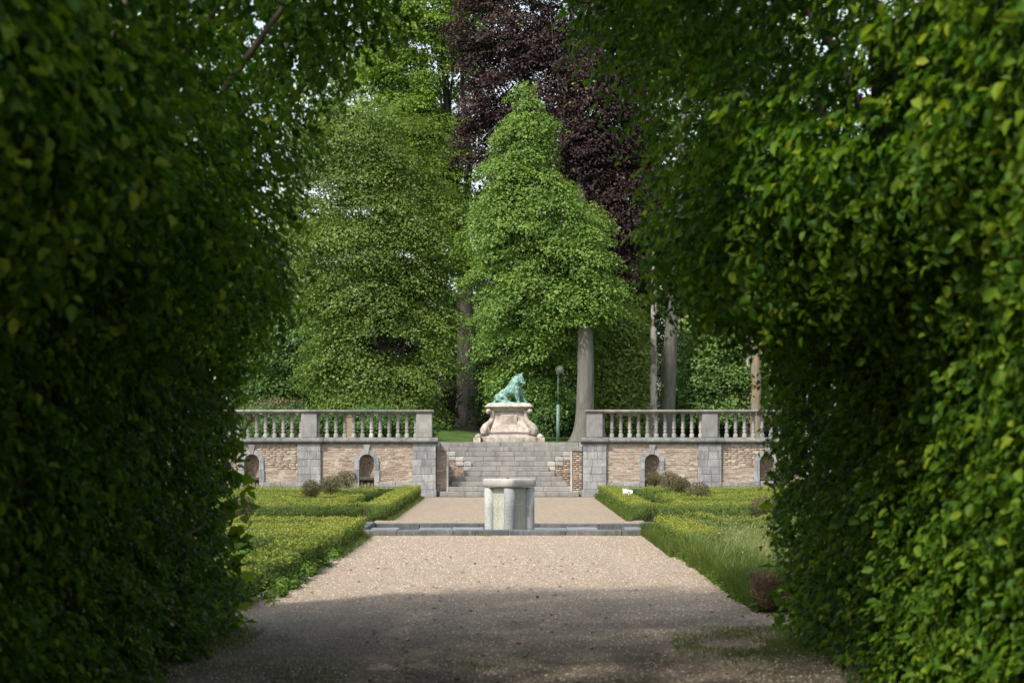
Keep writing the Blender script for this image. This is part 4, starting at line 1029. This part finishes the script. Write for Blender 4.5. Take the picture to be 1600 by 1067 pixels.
bush('small_tree', [(470, 395, 470), (510, 385, 500), (560, 375, 510), (610, 375, 505), (650, 380, 500)], 90.0, M['l_mid'], 240, 110, .6, .125, 'mid-green rounded tree at the far left behind the balustrade', 54, (.4, .22), G, 'tree')
bush('holly_bush', [(560, 748, 800), (590, 745, 830), (630, 745, 900), (665, 745, 905), (684, 750, 900)], 84.0, M['l_dark'], 230, 100, .45, .10, 'dark evergreen bush low behind the pedestal', 55, (.55, .28))
bush('laurel_bush', [(608, 850, 880), (625, 838, 905), (655, 835, 905), (682, 840, 903)], 79.5, M['l_mid'], 110, 100, .35, .09, 'glossy green bush behind the lamp post beside the grey trunk', 56, (.45, .25))
bush('rose_bush', [(598, 684, 705), (620, 680, 712), (645, 678, 712), (668, 680, 712)], 84.0, M['l_olive'], 60, 90, .35, .085, 'olive-brown bush at the left foot of the thick dark trunk', 57, (.5, .25))
bush('rose_bush', [(622, 420, 450), (630, 400, 470), (640, 385, 480), (655, 385, 480), (680, 390, 470)], 84.0, M['l_olive'], 90, 90, .4, .09, 'dull olive bush behind the left balustrade under the rounded tree', 58, (.35, .25))
bush('laurel_bush', [(640, 380, 500), (655, 376, 560), (672, 376, 560), (688, 380, 560)], 72.5, M['l_mid'], 150, 110, .32, .08, 'dark glossy laurel seen between the far left balusters', 59, (.25, .2))
bush('laurel_bush', [(640, 560, 640), (655, 545, 672), (672, 545, 676), (688, 550, 676)], 72.8, M['l_mid'], 150, 110, .32, .08, 'dark glossy laurel seen between the balusters near the steps', 60, (.3, .2))
# dark wood closing the view
bush('linden_tree', [(-60, 430, 640), (40, 420, 700), (140, 415, 720), (250, 420, 730), (350, 430, 735), (440, 440, 735)], 101.0, M['l_lime'], 420, 100, .95, .17, 'pale feathery tall linden standing behind the left spreading tree', 71, (.6, .24), 'tall trees closing the view', 'tree', gaps=.24, shell=.2, flat=.3)
bush('beech_tree', [(-60, 650, 880), (60, 660, 900), (180, 690, 930), (320, 700, 960), (460, 720, 980)], 104.0, M['l_copper'], 330, 90, .95, .18, 'second copper-leaved tree far behind the cone-shaped maple', 72, (.4, .24), 'tall trees closing the view', 'tree', shell=.2)
bush('oak_tree', [(-60, 880, 1080), (60, 890, 1100), (200, 900, 1110), (340, 900, 1100), (460, 920, 1090)], 103.0, M['l_dark'], 330, 90, .95, .19, 'dark tall tree behind the copper beech at its right side', 73, (.4, .24), 'tall trees closing the view', 'tree', shell=.2)
wd = [('oak_tree', (330, 380, 560, 640), 108, 61, 'dark oak far behind the left lime tree'), ('oak_tree', (420, 560, 740, 640), 112, 62, 'dark tree mass behind the thick dark trunk'),
      ('oak_tree', (250, 720, 930, 640), 114, 63, 'dark wooded tree seen behind the maple and statue'), ('oak_tree', (300, 880, 1060, 640), 110, 64, 'dark tree between the grey trunks, far back'),
      ('oak_tree', (200, 1030, 1230, 640), 116, 65, 'dark tree closing the view at the right end')]
for nm, (top, l, r, bot), Y, sd_, lab in wd:
    w_ = r - l; pr = [(top, l + w_ * .35, r - w_ * .35), (top + (bot - top) * .15, l + w_ * .12, r - w_ * .12), (top + (bot - top) * .4, l - 10, r + 10), (top + (bot - top) * .75, l - 15, r + 15), (bot + 20, l - 5, r + 5)]
    bush(nm, pr, Y, M['l_dark'], 420, 62, .95, .23, lab, sd_, (.42, .25), 'tall trees closing the view', 'tree', gaps=.06, shell=.35)

# clipped hedge behind right balustrade
b = Buf(); hedge_run(b, 2.0, 14, 79.8, 80.6, 0.55 + 1.7, dens=300, tuft=.07, wob=.05, warm=-.2)
o = b.obj('yew_hedge', [M['dark_core'], M['l_dark']]); tag(o, 'long dark clipped hedge behind the right balustrade', 'hedge')
b = Buf(); hedge_run(b, -16, -3.2, 92, 93, 3.3, dens=190, tuft=.12, wob=.25, warm=-.25)
o = b.obj('yew_hedge', [M['dark_core'], M['l_dark']]); tag(o, 'tall dark hedge at the back of the left lawn below the lime tree', 'hedge')

# lamp
def lamp():
    Y = 71.7; x = PX(872, Y); z0 = float(lawn_z(np.array([x]), np.array([Y]))[0])
    t = tag(empty('street_lamp', (x, Y, z0)), 'pale green lamp post with a round globe beside the grey trunk', 'lamp')
    m = Y / F; b = Buf(); h1 = PZ(632, Y) - z0; h2 = PZ(584, Y) - z0
    V, Fq = tube([(0, 0, -.05), (0, 0, h1)], [3 * m, 2.6 * m], 12); b.add(V, Fq); b.obj('lower_post', [M['metal_green']], t, smooth=True)
    b = Buf(); V, Fq = tube([(0, 0, h1), (0, 0, h2)], [.8 * m, .7 * m], 10); b.add(V, Fq); b.obj('upper_post', [M['metal_green']], t, smooth=True)
    b = Buf(); V, Fq = tube([(0.0, 0, h2 - .03), (0, 0, h2 + .05)], [2.4 * m, 3.0 * m], 12); b.add(V, Fq); b.obj('globe_collar', [M['metal_green']], t)
    bm = bmesh.new(); bmesh.ops.create_uvsphere(bm, u_segments=24, v_segments=16, radius=6.8 * m, matrix=Matrix.Translation((0.05, 0, PZ(577, Y) - z0))); bm_obj('globe', bm, M['globe'], t, smooth=True)
lamp()
# small tan post behind left balusters
Y = 70.0; t = tag(empty('garden_post', (PX(546, Y), Y, TERR)), 'short tan wooden post standing behind the left balusters', 'post')
block('post', -.12, .12, -.12, .12, -.05, PZ(652, Y) - TERR, M['wood2'] if 'wood2' in M else simple('tan_wood', (.2, .15, .1), (.3, .23, .16), 12), t, .015)
block('post_cap', -.14, .14, -.14, .14, PZ(652, Y) - TERR + .002, PZ(649, Y) - TERR, M['wood'], t, .01)

# ------------------------------------------------------------------ hornbeam hedges forming the green arch
HY0, HY1 = 4.5, 19.2
PL = [(0, -2.62), (1.0, -2.66), (1.7, -2.6), (2.35, -2.48), (2.55, -2.33), (2.75, -2.05), (3.05, -1.80), (3.5, -1.80), (3.95, -1.84), (4.4, -1.86), (4.65, -1.65), (4.85, -1.38), (5.2, -1.16), (5.7, -.95), (6.1, -.5), (6.35, 0)]
PR = [(0, 2.60), (.6, 2.62), (1.3, 2.56), (1.95, 2.52), (2.4, 2.42), (2.6, 2.15), (2.75, 1.75), (2.95, 1.42), (3.2, 1.20), (3.6, 1.20), (4.1, 1.25), (4.45, 1.15), (4.8, .95), (5.2, .72), (5.6, .62), (6.0, .4), (6.3, 0)]
def hornbeam(s, prof, label, seed):
    g = np.random.default_rng(seed)
    t = tag(empty('hornbeam_hedge', (s * 3.3, 12, 0)), label, 'hedge', 'hornbeam hedges forming the arch')
    off = np.array(t.location)
    zz = np.array([p[0] for p in prof], float); xx = np.array([p[1] for p in prof], float)
    seg = np.hypot(np.diff(zz), np.diff(xx)); cum = np.concatenate([[0], np.cumsum(seg)]); total = cum[-1]
    def surf(u):   # arc length -> x, z, outward normal (towards the tunnel)
        x, z = np.interp(u, cum, xx), np.interp(u, cum, zz)
        dx, dz = np.interp(u + .15, cum, xx) - np.interp(u - .15, cum, xx), np.interp(u + .15, cum, zz) - np.interp(u - .15, cum, zz)
        n = np.stack([-dz * s, np.zeros_like(x), dx * s], 1); n[:, 2] = np.where(n[:, 2] > 0, n[:, 2], n[:, 2]); return x, z, unit(n + 1e-9)
    # branch sprays: each spray is a short drooping twig with leaves in two ranks
    A = total * (HY1 - HY0); ns = int(A * 140)
    u = g.random(ns) * total; y = HY0 + (HY1 - HY0) * g.random(ns)
    x, z, n = surf(u)
    if s > 0: wv = .35 + .65 * np.clip((y - 9) / 5, 0, 1); x = np.where(z > 2.0, 2.55 + (x - 2.55) * np.where(z < 4.6, wv, 1), x)
    roof = (z > 4.7) & (y < 10.5)
    keep = ~roof & ~((z > 4.6) & (y < 8.0))
    # thin spots where the sky shows through the upper part of the far end
    P0 = np.stack([x, y, z], 1)
    u, y, x, z, n, P0 = u[keep], y[keep], x[keep], z[keep], n[keep], P0[keep]
    # how far the foliage is pulled out or pushed in: big lumps and small ones; shaggier up high
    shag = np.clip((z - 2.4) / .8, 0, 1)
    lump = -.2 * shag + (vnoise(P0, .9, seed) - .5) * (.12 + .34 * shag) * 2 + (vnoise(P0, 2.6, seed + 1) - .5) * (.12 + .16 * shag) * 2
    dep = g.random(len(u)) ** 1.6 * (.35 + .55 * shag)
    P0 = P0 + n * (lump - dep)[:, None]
    if s < 0:
        thin = (z > 3.4) & (y > 12) & (vnoise(P0, 1.7, 9) > .72); P0, n, shag, z, y, dep = P0[~thin], n[~thin], shag[~thin], z[~thin], y[~thin], dep[~thin]
    k = len(P0); nl = 9
    side = np.stack([np.zeros(k), g.choice([-1, 1], k), np.zeros(k)], 1)
    d = unit(n * .75 + side * .5 * g.random(k)[:, None] + g.normal(0, .3, (k, 3)) + np.array([0, 0, -.35]))
    ln = g.uniform(.14, .30, k) * (1 + .3 * shag)
    idx = np.repeat(np.arange(k), nl); j = np.tile(np.arange(nl), k); f = (j + .5) / nl
    LP = P0[idx] + d[idx] * (f * ln[idx])[:, None] + np.array([0, 0, -1]) * (f ** 2 * ln[idx] * .35)[:, None] + g.normal(0, .012, (k * nl, 3))
    sgn = np.where(j % 2 == 0, 1, -1)
    upn = unit(np.array([0, 0, 1.0]) * .6 + n[idx] * .8 + g.normal(0, .38, (k * nl, 3)))
    lat = unit(np.cross(d[idx], upn)) * sgn[:, None]
    T = lat * .75 + d[idx] * .75 + g.normal(0, .2, (k * nl, 3)) + np.array([0, 0, -.35])
    L = g.uniform(.034, .088, k * nl) * (1 + .15 * shag[idx]); pick = g.random(k * nl)
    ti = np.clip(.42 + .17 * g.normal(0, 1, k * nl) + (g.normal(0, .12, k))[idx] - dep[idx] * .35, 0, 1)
    # nearest and largest leaves: single parts
    pxs = LP[:, 0] / LP[:, 1] * F + VX; pys = VY - (LP[:, 2] - EYE) / LP[:, 1] * F
    vis = (pxs > -10) & (pxs < 1610) & (pys > -10) & (pys < 1080) & (dep[idx] < .12)
    order = np.argsort(np.where(vis, LP[:, 1] / L * .08, 1e9))[:300]
    rest = np.ones(len(LP), bool); rest[order] = False
    away = (pxs < -120) | (pxs > 1720) | (pys < -140); rest &= ~(away & (g.random(len(LP)) < .6)); L = np.where(away, L * 1.5, L)   # beyond the picture: fewer, larger
    fb = Buf()
    for nearby, kd in ((LP[:, 1] < 13.5, 'hex'), (LP[:, 1] >= 13.5, 'rhomb')):
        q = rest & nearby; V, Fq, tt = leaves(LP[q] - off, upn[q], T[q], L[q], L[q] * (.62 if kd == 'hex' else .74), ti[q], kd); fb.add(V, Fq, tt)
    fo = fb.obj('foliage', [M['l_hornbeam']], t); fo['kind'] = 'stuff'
    one = []
    for q in range(5):
        V, Fq, tt = leaves(np.zeros((1, 3)), np.array([[0, 0, 1.0]]), np.array([[0, 1.0, 0]]), np.array([1.0]), np.array([.58 + .03 * q]), np.array([.3 + .13 * q]), 'hex', .12 + .06 * q)
        me = np_mesh('leaf', V, Fq, tt); me.materials.append(M['l_hornbeam']); one.append(me)
    for i in order:
        N_ = Vector(upn[i]); T_ = Vector(T[i]); T_ = (T_ - N_ * T_.dot(N_)).normalized(); S_ = T_.cross(N_).normalized()
        mt = Matrix((S_, T_, N_)).transposed().to_4x4(); mt.translation = Vector(LP[i] - off)
        o = link('leaf', one[int(i) % 5], None, t); o.matrix_local = mt @ Matrix.Scale(float(L[i]), 4)
    print('hornbeam leaves', s, len(LP))
    # solid dark core in place of inner twigs, added to stop light leaks: lumpy, closes the wall below, stops under the thin top
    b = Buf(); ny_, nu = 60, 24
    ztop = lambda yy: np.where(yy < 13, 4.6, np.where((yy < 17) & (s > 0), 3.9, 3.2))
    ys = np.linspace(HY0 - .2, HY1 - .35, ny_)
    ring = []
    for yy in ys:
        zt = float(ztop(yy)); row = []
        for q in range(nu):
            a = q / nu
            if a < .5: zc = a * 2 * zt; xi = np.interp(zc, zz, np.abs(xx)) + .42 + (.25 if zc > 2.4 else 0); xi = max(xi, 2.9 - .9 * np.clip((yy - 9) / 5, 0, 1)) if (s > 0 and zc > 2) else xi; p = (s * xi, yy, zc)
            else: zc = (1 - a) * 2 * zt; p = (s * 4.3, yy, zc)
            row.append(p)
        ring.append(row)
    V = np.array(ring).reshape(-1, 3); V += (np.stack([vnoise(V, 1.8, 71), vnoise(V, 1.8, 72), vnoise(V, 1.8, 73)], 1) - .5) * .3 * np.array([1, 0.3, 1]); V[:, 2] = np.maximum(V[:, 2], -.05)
    Fc = []
    for a in range(ny_ - 1):
        for q in range(nu): Fc.append((a * nu + q, a * nu + (q + 1) % nu, (a + 1) * nu + (q + 1) % nu, (a + 1) * nu + q))
    b.add(V - off, [np.array(Fc), np.arange(nu)[None, :], (np.arange(nu) + (ny_ - 1) * nu)[None, ::-1]]); b.obj('solid_dark_core', [M['dark_core']], t, smooth=True)
    # trunks and limbs inside, one sloping bare limb near the camera
    for yy in np.arange(6.5, 19, 1.55):
        b = Buf(); xw = s * (2.85 + g.normal(0, .06)); top = 5.2
        pts = [(xw, yy, -.05), (xw + g.normal(0, .05), yy + g.normal(0, .08), 1.6), (xw - s * .1, yy + g.normal(0, .15), 3.0), (xw - s * .7, yy + g.normal(0, .2), 4.3), (xw - s * 1.7, yy, 5.8 if yy > 12 else 4.6)]
        V, Fq = tube(np.array(pts) - off, [.06, .05, .04, .028, .012], 8); b.add(V, Fq)
        for q in range(5):
            z_ = g.uniform(.6, 3.8); V, Fq = tube(np.array([(xw, yy, z_), (xw - s * .2, yy + g.normal(0, .3), z_ + .25), (xw - s * .42, yy + g.normal(0, .5), z_ + .42)]) - off, [.018, .012, .005], 5); b.add(V, Fq)
        b.obj('trunk', [M['bark_twig']], t, smooth=True)
    # leafy far end face and outer side; out-of-frame top added and shaped for shade
    m = 26000 if s < 0 else 15000; pick = g.random(m); yy = g.uniform(HY0, HY1, m); P = np.zeros((m, 3))
    a_ = pick < .2; P[a_] = np.stack([s * g.uniform(2.4, 4.4, a_.sum()), HY1 + g.normal(0, .12, a_.sum()), g.uniform(0, 6.2, a_.sum())], 1)
    c_ = (pick >= .2) & (pick < .4); P[c_] = np.stack([s * 4.45 + g.normal(0, .1, c_.sum()), yy[c_], g.uniform(0, 6.2, c_.sum())], 1)
    e_ = pick >= .4; ne = e_.sum()
    if s > 0:
        ya = HY1 - .1 - (HY1 - 5) * g.random(ne) + np.abs(g.normal(0, .5, ne)); P[e_] = np.stack([g.uniform(np.where(ya < 15, 2.3, -.2), 4.4), ya, np.where(ya < 15, 5.1, 6.9) + np.abs(g.normal(0, .5, ne)) - .3], 1)
    else:
        ya = HY1 - .1 - (HY1 - 4.5) * g.random(ne) + np.abs(g.normal(0, .5, ne)); P[e_] = np.stack([-g.uniform(np.where(ya < 11.5, 1.5, -.2), 4.4), ya, np.where(ya < 11.5, 5.0, 6.9) + np.abs(g.normal(0, .5, ne)) - .3], 1)  # dense unseen cover, added to keep sky and sun off the left side
    L2 = g.uniform(.12, .2, m)
    V, Fq, tt = leaves(P - off, g.normal(0, .5, (m, 3)) + np.array([s * .5, .3, .6]), g.normal(0, 1, (m, 3)), L2, L2 * .6, np.clip(g.normal(.6, .2, m), 0, 1))
    oo = link('outer_and_shading_foliage', np_mesh('outer_and_shading_foliage', V, Fq, tt), M['l_hornbeam'], t); oo['kind'] = 'stuff'
hornbeam(-1, PL, 'dark shaded hornbeam hedge arching over the path on the left', 101)
hornbeam(1, PR, 'lighter green hornbeam hedge arching over the path on the right', 202)
